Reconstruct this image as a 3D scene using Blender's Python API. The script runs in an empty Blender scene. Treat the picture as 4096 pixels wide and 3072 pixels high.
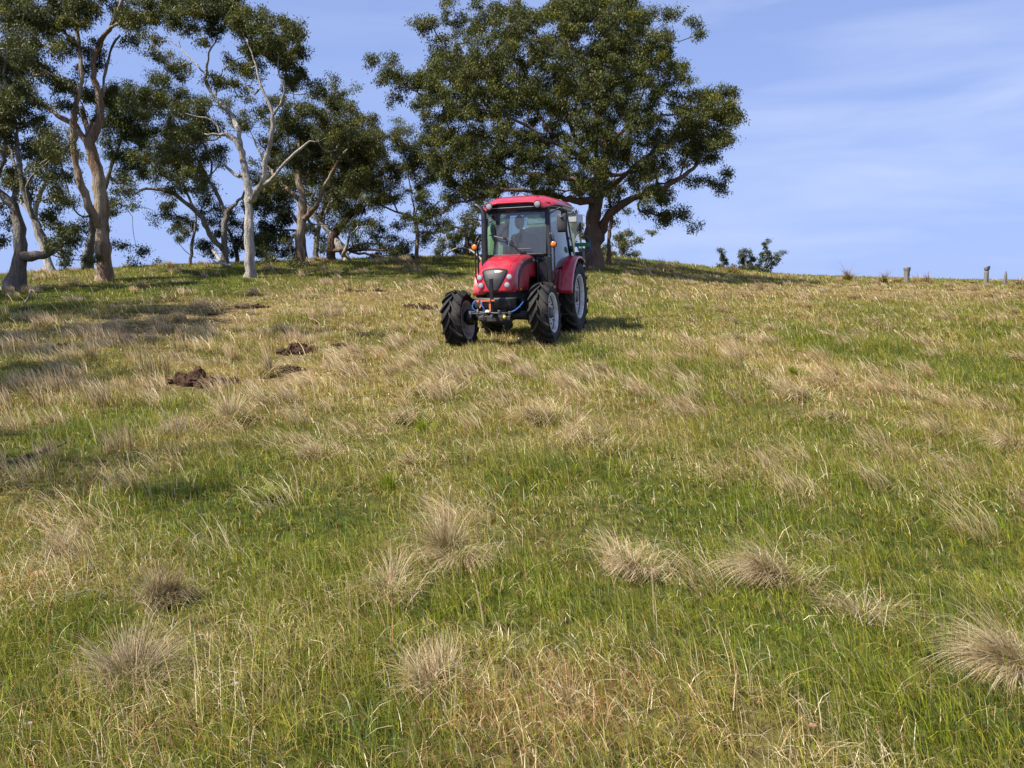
import bpy, bmesh, math, random
import numpy as np
from mathutils import Vector, Matrix

R = math.radians
rng = np.random.default_rng(7)
random.seed(7)
S = bpy.context.scene
COL = S.collection

# ------------------------------------------------------------------ camera
FPX = 800.0                      # focal length in pixels of a 1024 px wide frame
PITCH = R(4.2)
CAMZ = 1.6
cam = bpy.data.cameras.new('camera')
cam.sensor_width = 36.0
cam.lens = 36.0 * FPX / 1024.0
cam.clip_start = 0.05
cam.clip_end = 5000
camo = bpy.data.objects.new('camera', cam)
COL.objects.link(camo)
camo.location = (0, 0, CAMZ)
camo.rotation_euler = (R(90) - PITCH, 0, 0)
S.camera = camo

# ------------------------------------------------------------------ light
SUN_EL = R(52)
SUN_DIR = np.array([-0.86, -0.51])          # horizontal direction towards the sun (left, behind the camera)
SUN_DIR = SUN_DIR / np.linalg.norm(SUN_DIR)
sun = bpy.data.lights.new('sun', 'SUN')
sun.energy = 5.0
sun.angle = R(0.5)
sun.color = (1.0, 0.945, 0.85)
suno = bpy.data.objects.new('sun', sun)
COL.objects.link(suno)
tosun = Vector((SUN_DIR[0] * math.cos(SUN_EL), SUN_DIR[1] * math.cos(SUN_EL), math.sin(SUN_EL)))
suno.rotation_euler = tosun.to_track_quat('Z', 'Y').to_euler()

W = bpy.data.worlds.new('World')
S.world = W
W.use_nodes = True
nt = W.node_tree
nt.nodes.clear()
wo = nt.nodes.new('ShaderNodeOutputWorld')
bg = nt.nodes.new('ShaderNodeBackground')
sky = nt.nodes.new('ShaderNodeTexSky')
sky.sky_type = 'NISHITA'
sky.sun_disc = False
sky.sun_elevation = SUN_EL
sky.sun_rotation = math.atan2(SUN_DIR[0], SUN_DIR[1])
sky.air_density = 1.0
sky.dust_density = 0.6
sky.ozone_density = 2.0
bg.inputs['Strength'].default_value = 0.081
# thin cirrus veil: wisps by direction, more of them to the right of the hill
tc = nt.nodes.new('ShaderNodeTexCoord')
sep = nt.nodes.new('ShaderNodeSeparateXYZ')
nt.links.new(tc.outputs['Generated'], sep.inputs[0])
mp = nt.nodes.new('ShaderNodeMapping')
mp.inputs['Scale'].default_value = (1.3, 1.0, 7.0)
mp.inputs['Rotation'].default_value = (0, R(-5), 0)
nt.links.new(tc.outputs['Generated'], mp.inputs[0])
nz = nt.nodes.new('ShaderNodeTexNoise')
nz.inputs['Scale'].default_value = 2.3
nz.inputs['Detail'].default_value = 7
nz.inputs['Roughness'].default_value = 0.5
nz.inputs['Distortion'].default_value = 0.35
nt.links.new(mp.outputs[0], nz.inputs['Vector'])
mr = nt.nodes.new('ShaderNodeMapRange')
mr.inputs['From Min'].default_value = 0.40
mr.inputs['From Max'].default_value = 0.80
nt.links.new(nz.outputs['Fac'], mr.inputs['Value'])
mx_ = nt.nodes.new('ShaderNodeMapRange')
mx_.inputs['From Min'].default_value = -0.35
mx_.inputs['From Max'].default_value = 0.45
mx_.inputs['To Min'].default_value = 0.10
mx_.inputs['To Max'].default_value = 0.85
nt.links.new(sep.outputs['X'], mx_.inputs['Value'])
mul = nt.nodes.new('ShaderNodeMath'); mul.operation = 'MULTIPLY'
nt.links.new(mr.outputs[0], mul.inputs[0]); nt.links.new(mx_.outputs[0], mul.inputs[1])
tint = nt.nodes.new('ShaderNodeMix'); tint.data_type = 'RGBA'; tint.blend_type = 'MULTIPLY'
tint.inputs['Factor'].default_value = 1.0
tint.inputs['B'].default_value = (0.98, 0.90, 1.12, 1)
nt.links.new(sky.outputs[0], tint.inputs['A'])
hz = nt.nodes.new('ShaderNodeMapRange')          # thin high haze, thicker towards the horizon
hz.inputs['From Min'].default_value = 0.05; hz.inputs['From Max'].default_value = 0.75
hz.inputs['To Min'].default_value = 0.85; hz.inputs['To Max'].default_value = 0.25
nt.links.new(sep.outputs['Z'], hz.inputs['Value'])
veil = nt.nodes.new('ShaderNodeMix'); veil.data_type = 'RGBA'
veil.inputs['B'].default_value = (2.5, 3.5, 6.5, 1)
nt.links.new(hz.outputs[0], veil.inputs['Factor']); nt.links.new(tint.outputs['Result'], veil.inputs['A'])
mixc = nt.nodes.new('ShaderNodeMix'); mixc.data_type = 'RGBA'
mixc.inputs['B'].default_value = (4.6, 5.3, 7.2, 1)
nt.links.new(mul.outputs[0], mixc.inputs['Factor'])
nt.links.new(veil.outputs['Result'], mixc.inputs['A'])
nt.links.new(mixc.outputs['Result'], bg.inputs['Color'])
nt.links.new(bg.outputs[0], wo.inputs[0])

vs = S.view_settings
vs.view_transform = 'Standard'
vs.look = 'None'
vs.gamma = 1.0
vs.exposure = 0.88
S.cycles.max_bounces = 8
S.cycles.transparent_max_bounces = 16
S.cycles.caustics_reflective = False
S.cycles.caustics_refractive = False

# ------------------------------------------------------------------ helpers
CF = np.array([0, math.cos(PITCH), -math.sin(PITCH)])
CU = np.array([0, math.sin(PITCH), math.cos(PITCH)])

def at(px, py, Y):
    """world point at depth Y seen in direction (px,py) of the 1024x768 frame"""
    d = CF + (px - 512) / FPX * np.array([1.0, 0, 0]) + (384 - py) / FPX * CU
    return np.array([0, 0, CAMZ]) + d * (Y / d[1])

def proj(P):
    P = np.atleast_2d(P).astype(float)
    d = P - np.array([0, 0, CAMZ])
    w = d @ CF
    return np.stack([512 + FPX * d[:, 0] / w, 384 - FPX * (d @ CU) / w], 1)

def vnoise(x, y, seed=0):
    x = np.asarray(x, float); y = np.asarray(y, float)
    xi = np.floor(x).astype(np.int64); yi = np.floor(y).astype(np.int64)
    xf = x - xi; yf = y - yi
    xf = xf * xf * (3 - 2 * xf); yf = yf * yf * (3 - 2 * yf)
    def h(a, b):
        n = (a * 374761393 + b * 668265263 + seed * 1442695041) & 0xffffffff
        n = ((n ^ (n >> 13)) * 1274126177) & 0xffffffff
        n = n ^ (n >> 16)
        return (n & 0xffffff) / float(0xffffff)
    return ((h(xi, yi) * (1 - xf) + h(xi + 1, yi) * xf) * (1 - yf) +
            (h(xi, yi + 1) * (1 - xf) + h(xi + 1, yi + 1) * xf) * yf)

def fbm(x, y, seed=0, o=4):
    s = 0; a = 1.0; t = 0
    for i in range(o):
        s = s + a * vnoise(np.asarray(x) * 2 ** i, np.asarray(y) * 2 ** i, seed + i * 17)
        t += a; a *= 0.5
    return s / t

def tag(o, label=None, cat=None, group=None, kind=None):
    if label: o['label'] = label
    if cat: o['category'] = cat
    if group: o['group'] = group
    if kind: o['kind'] = kind
    return o

def empty(name, loc, label, cat, group=None):
    o = bpy.data.objects.new(name, None)
    o.empty_display_size = 0.3
    COL.objects.link(o)
    o.location = tuple(loc)
    return tag(o, label, cat, group)

def link(name, me, mat=None, parent=None, smooth=False):
    o = bpy.data.objects.new(name, me)
    COL.objects.link(o)
    if mat: me.materials.append(mat)
    if parent: o.parent = parent
    if smooth:
        me.polygons.foreach_set('use_smooth', np.ones(len(me.polygons), bool))
    return o

def np_mesh(name, V, F, cols=None):
    """V (n,3); F list of int arrays (m,k) with k = 3 or 4"""
    me = bpy.data.meshes.new(name)
    V = np.asarray(V, np.float32)
    me.vertices.add(len(V))
    me.vertices.foreach_set('co', V.ravel())
    F = [np.asarray(f, np.int32) for f in F if len(f)]
    loops = np.concatenate([f.ravel() for f in F])
    tot = np.concatenate([np.full(len(f), f.shape[1], np.int32) for f in F])
    st = np.concatenate([[0], np.cumsum(tot)[:-1]]).astype(np.int32)
    me.loops.add(len(loops)); me.loops.foreach_set('vertex_index', loops)
    me.polygons.add(len(tot)); me.polygons.foreach_set('loop_start', st)
    me.polygons.foreach_set('loop_total', tot)
    me.update(calc_edges=True)
    if cols is not None:
        a = me.color_attributes.new('tone', 'FLOAT_COLOR', 'POINT')
        c = np.ones((len(V), 4), np.float32); c[:, :3] = cols
        a.data.foreach_set('color', c.ravel())
    return me

class MB:
    """collects shapes of one part, then links them as one mesh object"""
    def __init__(s): s.v = []; s.f = []
    def add(s, vs, fs):
        b = len(s.v); s.v += [tuple(float(c) for c in v) for v in vs]
        s.f += [tuple(i + b for i in f) for f in fs]; return s
    def box(s, c, d, rot=None):
        hx, hy, hz = d[0] / 2, d[1] / 2, d[2] / 2
        vs = [Vector((x * hx, y * hy, z * hz)) for x in (-1, 1) for y in (-1, 1) for z in (-1, 1)]
        if rot is not None: vs = [rot @ v for v in vs]
        vs = [v + Vector(c) for v in vs]
        return s.add(vs, [(0, 1, 3, 2), (4, 6, 7, 5), (0, 4, 5, 1), (2, 3, 7, 6), (0, 2, 6, 4), (1, 5, 7, 3)])
    def bar(s, a, b, w, h, up=(0, 0, 1)):
        a = Vector(a); b = Vector(b); d = (b - a); L = d.length; d.normalize()
        u = Vector(up); sd = d.cross(u)
        if sd.length < 1e-4: sd = d.cross(Vector((1, 0, 0)))
        sd.normalize(); u = sd.cross(d)
        vs = []
        for p in (a, b):
            for i, j in ((-1, -1), (1, -1), (1, 1), (-1, 1)):
                vs.append(p + sd * (i * w / 2) + u * (j * h / 2))
        return s.add(vs, [(3, 2, 1, 0), (4, 5, 6, 7), (0, 1, 5, 4), (1, 2, 6, 5), (2, 3, 7, 6), (3, 0, 4, 7)])
    def tube(s, pts, r, n=8, caps=True):
        pts = [Vector(p) for p in pts]; m = len(pts)
        rr = [r] * m if np.isscalar(r) else list(r)
        vs = []; nrm = None
        for i, p in enumerate(pts):
            t = (pts[min(i + 1, m - 1)] - pts[max(i - 1, 0)])
            if t.length < 1e-9: t = Vector((0, 0, 1))
            t.normalize()
            if nrm is None:
                nrm = t.cross(Vector((0, 0, 1)) if abs(t.z) < .9 else Vector((1, 0, 0))).normalized()
            else:
                nrm = (nrm - t * nrm.dot(t))
                nrm.normalize()
            b = t.cross(nrm)
            for k in range(n):
                a = 2 * math.pi * k / n
                vs.append(p + nrm * (math.cos(a) * rr[i]) + b * (math.sin(a) * rr[i]))
        fs = [(i * n + k, i * n + (k + 1) % n, (i + 1) * n + (k + 1) % n, (i + 1) * n + k)
              for i in range(m - 1) for k in range(n)]
        if caps:
            fs.append(tuple(range(n - 1, -1, -1))); fs.append(tuple((m - 1) * n + k for k in range(n)))
        return s.add(vs, fs)
    def lathe(s, prof, c, axis=(0, 1, 0), n=48, close=False):
        """prof: list of (along axis, radius)"""
        ax = Vector(axis).normalized()
        u = ax.cross(Vector((0, 0, 1)) if abs(ax.z) < .9 else Vector((1, 0, 0))).normalized(); w = ax.cross(u)
        c = Vector(c); vs = []; m = len(prof)
        for (a, r) in prof:
            for k in range(n):
                t = 2 * math.pi * k / n
                vs.append(c + ax * a + u * (math.cos(t) * r) + w * (math.sin(t) * r))
        rng_ = range(m) if close else range(m - 1)
        fs = [(i * n + k, i * n + (k + 1) % n, ((i + 1) % m) * n + (k + 1) % n, ((i + 1) % m) * n + k)
              for i in rng_ for k in range(n)]
        if not close:
            if prof[0][1] > 1e-4: fs.append(tuple(range(n - 1, -1, -1)))
            if prof[-1][1] > 1e-4: fs.append(tuple((m - 1) * n + k for k in range(n)))
        return s.add(vs, fs)
    def sheet(s, grid, th=0.0):
        """grid[i][j] of points -> quads"""
        m = len(grid); n = len(grid[0])
        vs = [p for row in grid for p in row]
        return s.add(vs, [(i * n + j, i * n + j + 1, (i + 1) * n + j + 1, (i + 1) * n + j)
                          for i in range(m - 1) for j in range(n - 1)])
    def prism(s, poly, off):
        n = len(poly); off = Vector(off)
        vs = [Vector(p) for p in poly] + [Vector(p) + off for p in poly]
        return s.add(vs, [tuple(range(n - 1, -1, -1)), tuple(range(n, 2 * n))] +
                     [(k, (k + 1) % n, n + (k + 1) % n, n + k) for k in range(n)])
    def build(s, name, mat, parent=None, smooth=False, bevel=0, solid=0, auto=None):
        me = bpy.data.meshes.new(name)
        me.from_pydata(s.v, [], s.f)
        bm = bmesh.new(); bm.from_mesh(me)
        bmesh.ops.remove_doubles(bm, verts=bm.verts, dist=1e-5)
        bmesh.ops.recalc_face_normals(bm, faces=bm.faces)
        bm.to_mesh(me); bm.free()
        o = link(name, me, mat, parent, smooth)
        if auto is not None:
            me.polygons.foreach_set('use_smooth', np.ones(len(me.polygons), bool))
            me.set_sharp_from_angle(angle=R(auto))
        if solid:
            m = o.modifiers.new('solid', 'SOLIDIFY'); m.thickness = solid; m.offset = -1
        if bevel:
            m = o.modifiers.new('bevel', 'BEVEL'); m.width = bevel; m.segments = 2; m.limit_method = 'ANGLE'
            m.harden_normals = False
        return o

def mat(name, col, rough=0.5, metal=0.0, var=0.12, scale=8.0, bump=0.0, bscale=40.0, coat=0.0,
        dirt=None, dirt_amt=0.5, dirt_scale=6.0, spec=0.5, stretch=(1, 1, 1), obj=True):
    m = bpy.data.materials.new(name); m.use_nodes = True
    n = m.node_tree; b = n.nodes['Principled BSDF']
    tcn = n.nodes.new('ShaderNodeTexCoord')
    mpn = n.nodes.new('ShaderNodeMapping'); mpn.inputs['Scale'].default_value = stretch
    n.links.new(tcn.outputs['Object'], mpn.inputs[0])
    nz = n.nodes.new('ShaderNodeTexNoise'); nz.inputs['Scale'].default_value = scale
    nz.inputs['Detail'].default_value = 6
    n.links.new(mpn.outputs[0], nz.inputs['Vector'])
    mrn = n.nodes.new('ShaderNodeMapRange')
    mrn.inputs['From Min'].default_value = .3; mrn.inputs['From Max'].default_value = .7
    mrn.inputs['To Min'].default_value = 1 - var; mrn.inputs['To Max'].default_value = 1 + var
    n.links.new(nz.outputs['Fac'], mrn.inputs['Value'])
    vm = n.nodes.new('ShaderNodeVectorMath'); vm.operation = 'SCALE'
    vm.inputs[0].default_value = col
    n.links.new(mrn.outputs[0], vm.inputs['Scale'])
    out = vm.outputs[0]
    if dirt is not None:
        n2 = n.nodes.new('ShaderNodeTexNoise'); n2.inputs['Scale'].default_value = dirt_scale
        n2.inputs['Detail'].default_value = 8; n2.inputs['Roughness'].default_value = .65
        n.links.new(mpn.outputs[0], n2.inputs['Vector'])
        m2 = n.nodes.new('ShaderNodeMapRange')
        m2.inputs['From Min'].default_value = .45; m2.inputs['From Max'].default_value = .75
        m2.inputs['To Max'].default_value = dirt_amt
        n.links.new(n2.outputs['Fac'], m2.inputs['Value'])
        mx = n.nodes.new('ShaderNodeMix'); mx.data_type = 'RGBA'
        mx.inputs['B'].default_value = (*dirt, 1)
        n.links.new(m2.outputs[0], mx.inputs['Factor']); n.links.new(out, mx.inputs['A'])
        out = mx.outputs['Result']
        m3 = n.nodes.new('ShaderNodeMapRange')
        m3.inputs['To Min'].default_value = rough; m3.inputs['To Max'].default_value = min(1, rough + .5)
        n.links.new(m2.outputs[0], m3.inputs['Value']); n.links.new(m3.outputs[0], b.inputs['Roughness'])
    else:
        b.inputs['Roughness'].default_value = rough
    n.links.new(out, b.inputs['Base Color'])
    b.inputs['Metallic'].default_value = metal
    b.inputs['Specular IOR Level'].default_value = spec
    b.inputs['Coat Weight'].default_value = coat
    b.inputs['Coat Roughness'].default_value = 0.08
    if bump:
        n3 = n.nodes.new('ShaderNodeTexNoise'); n3.inputs['Scale'].default_value = bscale
        n3.inputs['Detail'].default_value = 5
        n.links.new(mpn.outputs[0], n3.inputs['Vector'])
        bp = n.nodes.new('ShaderNodeBump'); bp.inputs['Strength'].default_value = bump
        bp.inputs['Distance'].default_value = 0.02
        n.links.new(n3.outputs['Fac'], bp.inputs['Height']); n.links.new(bp.outputs[0], b.inputs['Normal'])
    return m

def leafmat(name, rough=0.5, trans=0.3, spec=0.35, tcol=(1.25, 1.2, 0.6)):
    """blade and leaf material: colour from each blade's own tone"""
    m = bpy.data.materials.new(name); m.use_nodes = True
    n = m.node_tree; b = n.nodes['Principled BSDF']; out = n.nodes['Material Output']
    a = n.nodes.new('ShaderNodeAttribute'); a.attribute_name = 'tone'
    n.links.new(a.outputs['Color'], b.inputs['Base Color'])
    b.inputs['Roughness'].default_value = rough
    b.inputs['Specular IOR Level'].default_value = spec
    t = n.nodes.new('ShaderNodeBsdfTranslucent')
    vm = n.nodes.new('ShaderNodeVectorMath'); vm.operation = 'MULTIPLY'
    vm.inputs[1].default_value = tcol
    n.links.new(a.outputs['Color'], vm.inputs[0]); n.links.new(vm.outputs[0], t.inputs['Color'])
    mx = n.nodes.new('ShaderNodeMixShader'); mx.inputs[0].default_value = trans
    n.links.new(b.outputs[0], mx.inputs[1]); n.links.new(t.outputs[0], mx.inputs[2])
    n.links.new(mx.outputs[0], out.inputs['Surface'])
    return m

# ------------------------------------------------------------------ terrain
# skyline of the hill: (column, row) in the frame, and how far off the crest is there
SKY = [(-160, 285, 26), (0, 276, 27), (100, 270, 28), (200, 265, 30), (300, 261.5, 32), (420, 258, 34), (500, 256, 36),
       (560, 255.5, 37), (620, 258, 39), (680, 265, 43), (740, 272, 50), (800, 276, 56), (900, 279.5, 62), (1024, 282, 66),
       (1200, 285, 70)]
_y = np.linspace(1, 90, 900)
def _profile(y, k, yc):
    y = np.asarray(y, float)
    q = np.maximum(y - 14, 0)
    qc = np.maximum(yc - 14, 0)
    z = 0.1 * y + k * np.minimum(q, qc) ** 2
    s0 = 0.1 + 2 * k * qc                       # slope at the crest, then it rolls over to -0.09
    t = np.maximum(y - yc, 0)
    c = 0.012
    tl = np.maximum((s0 + 0.09) / c, 1e-3)
    z = z + (s0 - 0.1 * 1) * 0
    over = s0 * np.minimum(t, tl) - 0.5 * c * np.minimum(t, tl) ** 2 - 0.09 * np.maximum(t - tl, 0)
    return np.where(y > yc, 0.1 * yc + k * qc ** 2 + over, z)
_K = []
for (px, py, yc) in SKY:
    lo, hi = -0.004, 0.008
    for _ in range(40):
        k = (lo + hi) / 2
        z = _profile(_y, k, yc)
        P = np.stack([(px - 512) / FPX * _y, _y, z], 1)
        if proj(P)[:, 1].min() < py: hi = k
        else: lo = k
    _K.append(k)
_ut = np.linspace(-1.2, 1.2, 481)
_us = [(s[0] - 512) / FPX for s in SKY]
def _smooth(a, n=17):
    w = np.hanning(n); w /= w.sum()
    return np.convolve(np.pad(a, n // 2, mode='edge'), w, mode='valid')
_kt = _smooth(np.interp(_ut, _us, _K)); _yct = _smooth(np.interp(_ut, _us, [s[2] for s in SKY]))

_c = np.array([(-.82, 13.05, 1.23), (.54, 12.63, 1.34), (-.26, 14.9, 1.45), (1.08, 14.5, 1.46)])
_tp = np.linalg.lstsq(np.c_[np.ones(4), _c[:, :2]], _c[:, 2], rcond=None)[0]
def ground(x, y, detail=True):
    x = np.asarray(x, float); y = np.asarray(y, float)
    u = x / np.maximum(y, 8.0)
    k = np.interp(u, _ut, _kt); yc = np.interp(u, _ut, _yct)
    z = _profile(np.minimum(y, 160), k, yc)
    if detail:
        f = np.clip(np.minimum(y, 60 - 0 * y) / 8, 0.3, 1)
        z = z + f * 0.16 * (fbm(x * 0.35 + 3, y * 0.35, 5, 3) - 0.5) + (0.11 + .13 * np.exp(-((x + 5) / 6) ** 2 - ((y - 15) / 8) ** 2)) * (fbm(x * 1.7, y * 1.7, 9, 3) - 0.5)
        # the ground the tractor stands on
        g = np.exp(-(((x - .3) / 1.9) ** 2 + ((y - 13.8) / 2.0) ** 2) ** 2)
        z = z * (1 - g) + (_tp[0] + _tp[1] * x + _tp[2] * y) * g
    return z

def gpix(px, py, far=False):
    """the point of the ground seen in direction (px,py)"""
    ys = np.concatenate([np.linspace(1.5, 30, 1400), np.linspace(30.05, 75, 900)])
    d = at(px, py, 1.0) - np.array([0, 0, CAMZ])
    P = np.array([0, 0, CAMZ]) + ys[:, None] * d[None, :]
    h = P[:, 2] - ground(P[:, 0], P[:, 1])
    i = np.argmax(h < 0)
    if h[i] >= 0: i = int(np.argmin(h))
    y = ys[i]; x = P[i, 0]
    return np.array([x, y, float(ground(x, y))])

# patches of drier or greener grass: (column,row, half width, half height in the frame, amount) -> ellipses on the hill
PATCH = [(270, 322, 200, 26, .55), (120, 325, 120, 14, .3), (380, 292, 90, 10, .35), (695, 297, 100, 16, .35), (900, 292, 170, 7, .6), (765, 360, 60, 24, .3),
         (575, 410, 60, 26, .35), (430, 395, 50, 20, .3), (640, 330, 60, 12, .2), (480, 335, 120, 22, .25), (60, 592, 80, 16, .75), (600, 705, 150, 26, .42),
         (180, 440, 60, 30, .3), (850, 395, 60, 20, .35), (960, 370, 90, 45, -.5), (780, 335, 80, 12, -.2), (60, 650, 60, 34, -.8), (780, 560, 80, 50, -.45),
         (870, 680, 90, 50, -.5), (320, 540, 80, 30, -.3), (60, 430, 90, 40, -.25), (600, 480, 120, 20, -.2), (250, 270, 200, 8, .1), (100, 295, 140, 12, -.3),
         (640, 760, 200, 20, .15), (300, 640, 120, 40, .05), (560, 600, 200, 40, -.12)]
_E = []
for (px, py, rx, ry, a) in PATCH:
    c = gpix(px, py); up = gpix(px, max(py - ry, 283)); dn = gpix(px, py + ry)
    _E.append((c[0], c[1], rx * c[1] / FPX, max((up[1] - dn[1]) / 2, .3), a))
def dryness(x, y):
    s = 0.24 + 1.2 * (fbm(x * .45 + 9, y * .3, 21, 4) - .5) + 0.7 * (fbm(x * 2.2, y * 1.6, 33, 3) - .5)
    for (cx, cy, rx, ry, a) in _E:
        s = s + a * np.exp(-(((x - cx) / rx) ** 2 + ((y - cy) / ry) ** 2) * 0.9)
    return np.clip(s, 0, 1)

def ground_colors(x, y):
    d = dryness(x, y)[:, None]
    g = np.array([0.062, 0.075, 0.012]); s = np.array([0.21, 0.15, 0.065])
    n = (0.75 + .5 * fbm(x * 6, y * 6, 3, 3))[:, None]
    return (g * (1 - d) + s * d) * n

def axis_pts():
    a = [0.0]; st = .12
    while a[-1] < 1500: a.append(a[-1] + st); st = min(st * 1.018 if a[-1] < 60 else st * 1.12, 120)
    return np.array(a)
ax = axis_pts()
gy = np.concatenate([-ax[1:][::-1][:: 3], ax])
gx = np.concatenate([-ax[1:][::-1], ax])
GX, GY = np.meshgrid(gx, gy)
GZ = ground(GX, GY)
nx, ny = len(gx), len(gy)
idx = np.arange(nx * ny).reshape(ny, nx)
Fq = np.stack([idx[:-1, :-1], idx[:-1, 1:], idx[1:, 1:], idx[1:, :-1]], -1).reshape(-1, 4)
me = np_mesh('ground', np.stack([GX, GY, GZ], -1).reshape(-1, 3), [Fq], ground_colors(GX.ravel(), GY.ravel()))
gm = leafmat('ground_thatch', .95, 0.0, .1)
_n = gm.node_tree
_a = [q for q in _n.nodes if q.type == 'ATTRIBUTE'][0]; _b = _n.nodes['Principled BSDF']
_z = _n.nodes.new('ShaderNodeTexNoise'); _z.inputs['Scale'].default_value = 16; _z.inputs['Detail'].default_value = 10
_t = _n.nodes.new('ShaderNodeTexCoord'); _n.links.new(_t.outputs['Object'], _z.inputs['Vector'])
_r = _n.nodes.new('ShaderNodeMapRange'); _r.inputs['From Min'].default_value = .3; _r.inputs['From Max'].default_value = .7
_r.inputs['To Min'].default_value = .25; _r.inputs['To Max'].default_value = 1.25; _n.links.new(_z.outputs['Fac'], _r.inputs['Value'])
_v = _n.nodes.new('ShaderNodeVectorMath'); _v.operation = 'SCALE'
_n.links.new(_a.outputs['Color'], _v.inputs[0]); _n.links.new(_r.outputs[0], _v.inputs['Scale'])
_n.links.new(_v.outputs[0], _b.inputs['Base Color'])
_p = _n.nodes.new('ShaderNodeBump'); _p.inputs['Strength'].default_value = .8; _p.inputs['Distance'].default_value = .05
_n.links.new(_z.outputs['Fac'], _p.inputs['Height']); _n.links.new(_p.outputs[0], _b.inputs['Normal'])
go = link('ground', me, gm, smooth=True); go['kind'] = 'structure'
# ------------------------------------------------------------------ grass
grass_mat = leafmat('grass_blade', .55, .32, .25, (1.15, 1.25, .45))
C = lambda *a: np.array(a, float)
GREENS = np.array([[.215, .275, .008], [.110, .165, .008], [.310, .340, .018], [.062, .120, .036], [.250, .200, .020]])
STRAWS = np.array([[.68, .50, .30], [.88, .74, .50], [.52, .35, .19], [.36, .15, .075], [.46, .37, .08]])
WIND = C(-.93, .15)

def blades(x, y, h, w, lean, ldir, colr, colt, seg, zoff=0.0, face=None):
    """vectorised bent blades; lean 0 = upright, 1 = lying. returns V,F,C"""
    n = len(x)
    z = ground(x, y) + zoff
    if face is None:
        face = rng.uniform(0, math.pi, n)
    wd = np.stack([np.cos(face), np.sin(face), np.zeros(n)], 1)
    ts = {1: [0, 1], 2: [0, .5, 1], 3: [0, .38, .72, 1]}[seg]
    V = []; Cc = []
    for t in ts:
        ang = lean * (0.35 + 0.65 * t) * 1.45
        # arc position: integrate roughly
        hor = h * t * np.sin(ang); ver = h * t * np.cos(ang)
        p = np.stack([x + hor * ldir[:, 0], y + hor * ldir[:, 1], z + ver], 1)
        ww = w * (1 - t ** 1.6) / 2 if t < 1 else 0 * w
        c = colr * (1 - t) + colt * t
        if t < 1:
            V.append(p - wd * ww[:, None]); V.append(p + wd * ww[:, None]); Cc += [c, c]
        else:
            V.append(p); Cc.append(c)
    m = len(V)
    V = np.stack(V, 1).reshape(-1, 3); Cc = np.stack(Cc, 1).reshape(-1, 3)
    b = (np.arange(n) * m)[:, None]
    Q = []
    for i in range(len(ts) - 2):
        Q.append(b + np.array([[2 * i, 2 * i + 1, 2 * i + 3, 2 * i + 2]]))
    k = 2 * (len(ts) - 2)
    T = b + np.array([[k, k + 1, k + 2]])
    return V, (np.concatenate(Q) if Q else np.zeros((0, 4), int)), T, Cc

def join(parts):
    V = []; Q = []; T = []; Cc = []; o = 0
    for (v, q, t, c) in parts:
        V.append(v); Q.append(q + o); T.append(t + o); Cc.append(c); o += len(v)
    return np.concatenate(V), [np.concatenate(Q), np.concatenate(T)], np.concatenate(Cc)

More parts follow.
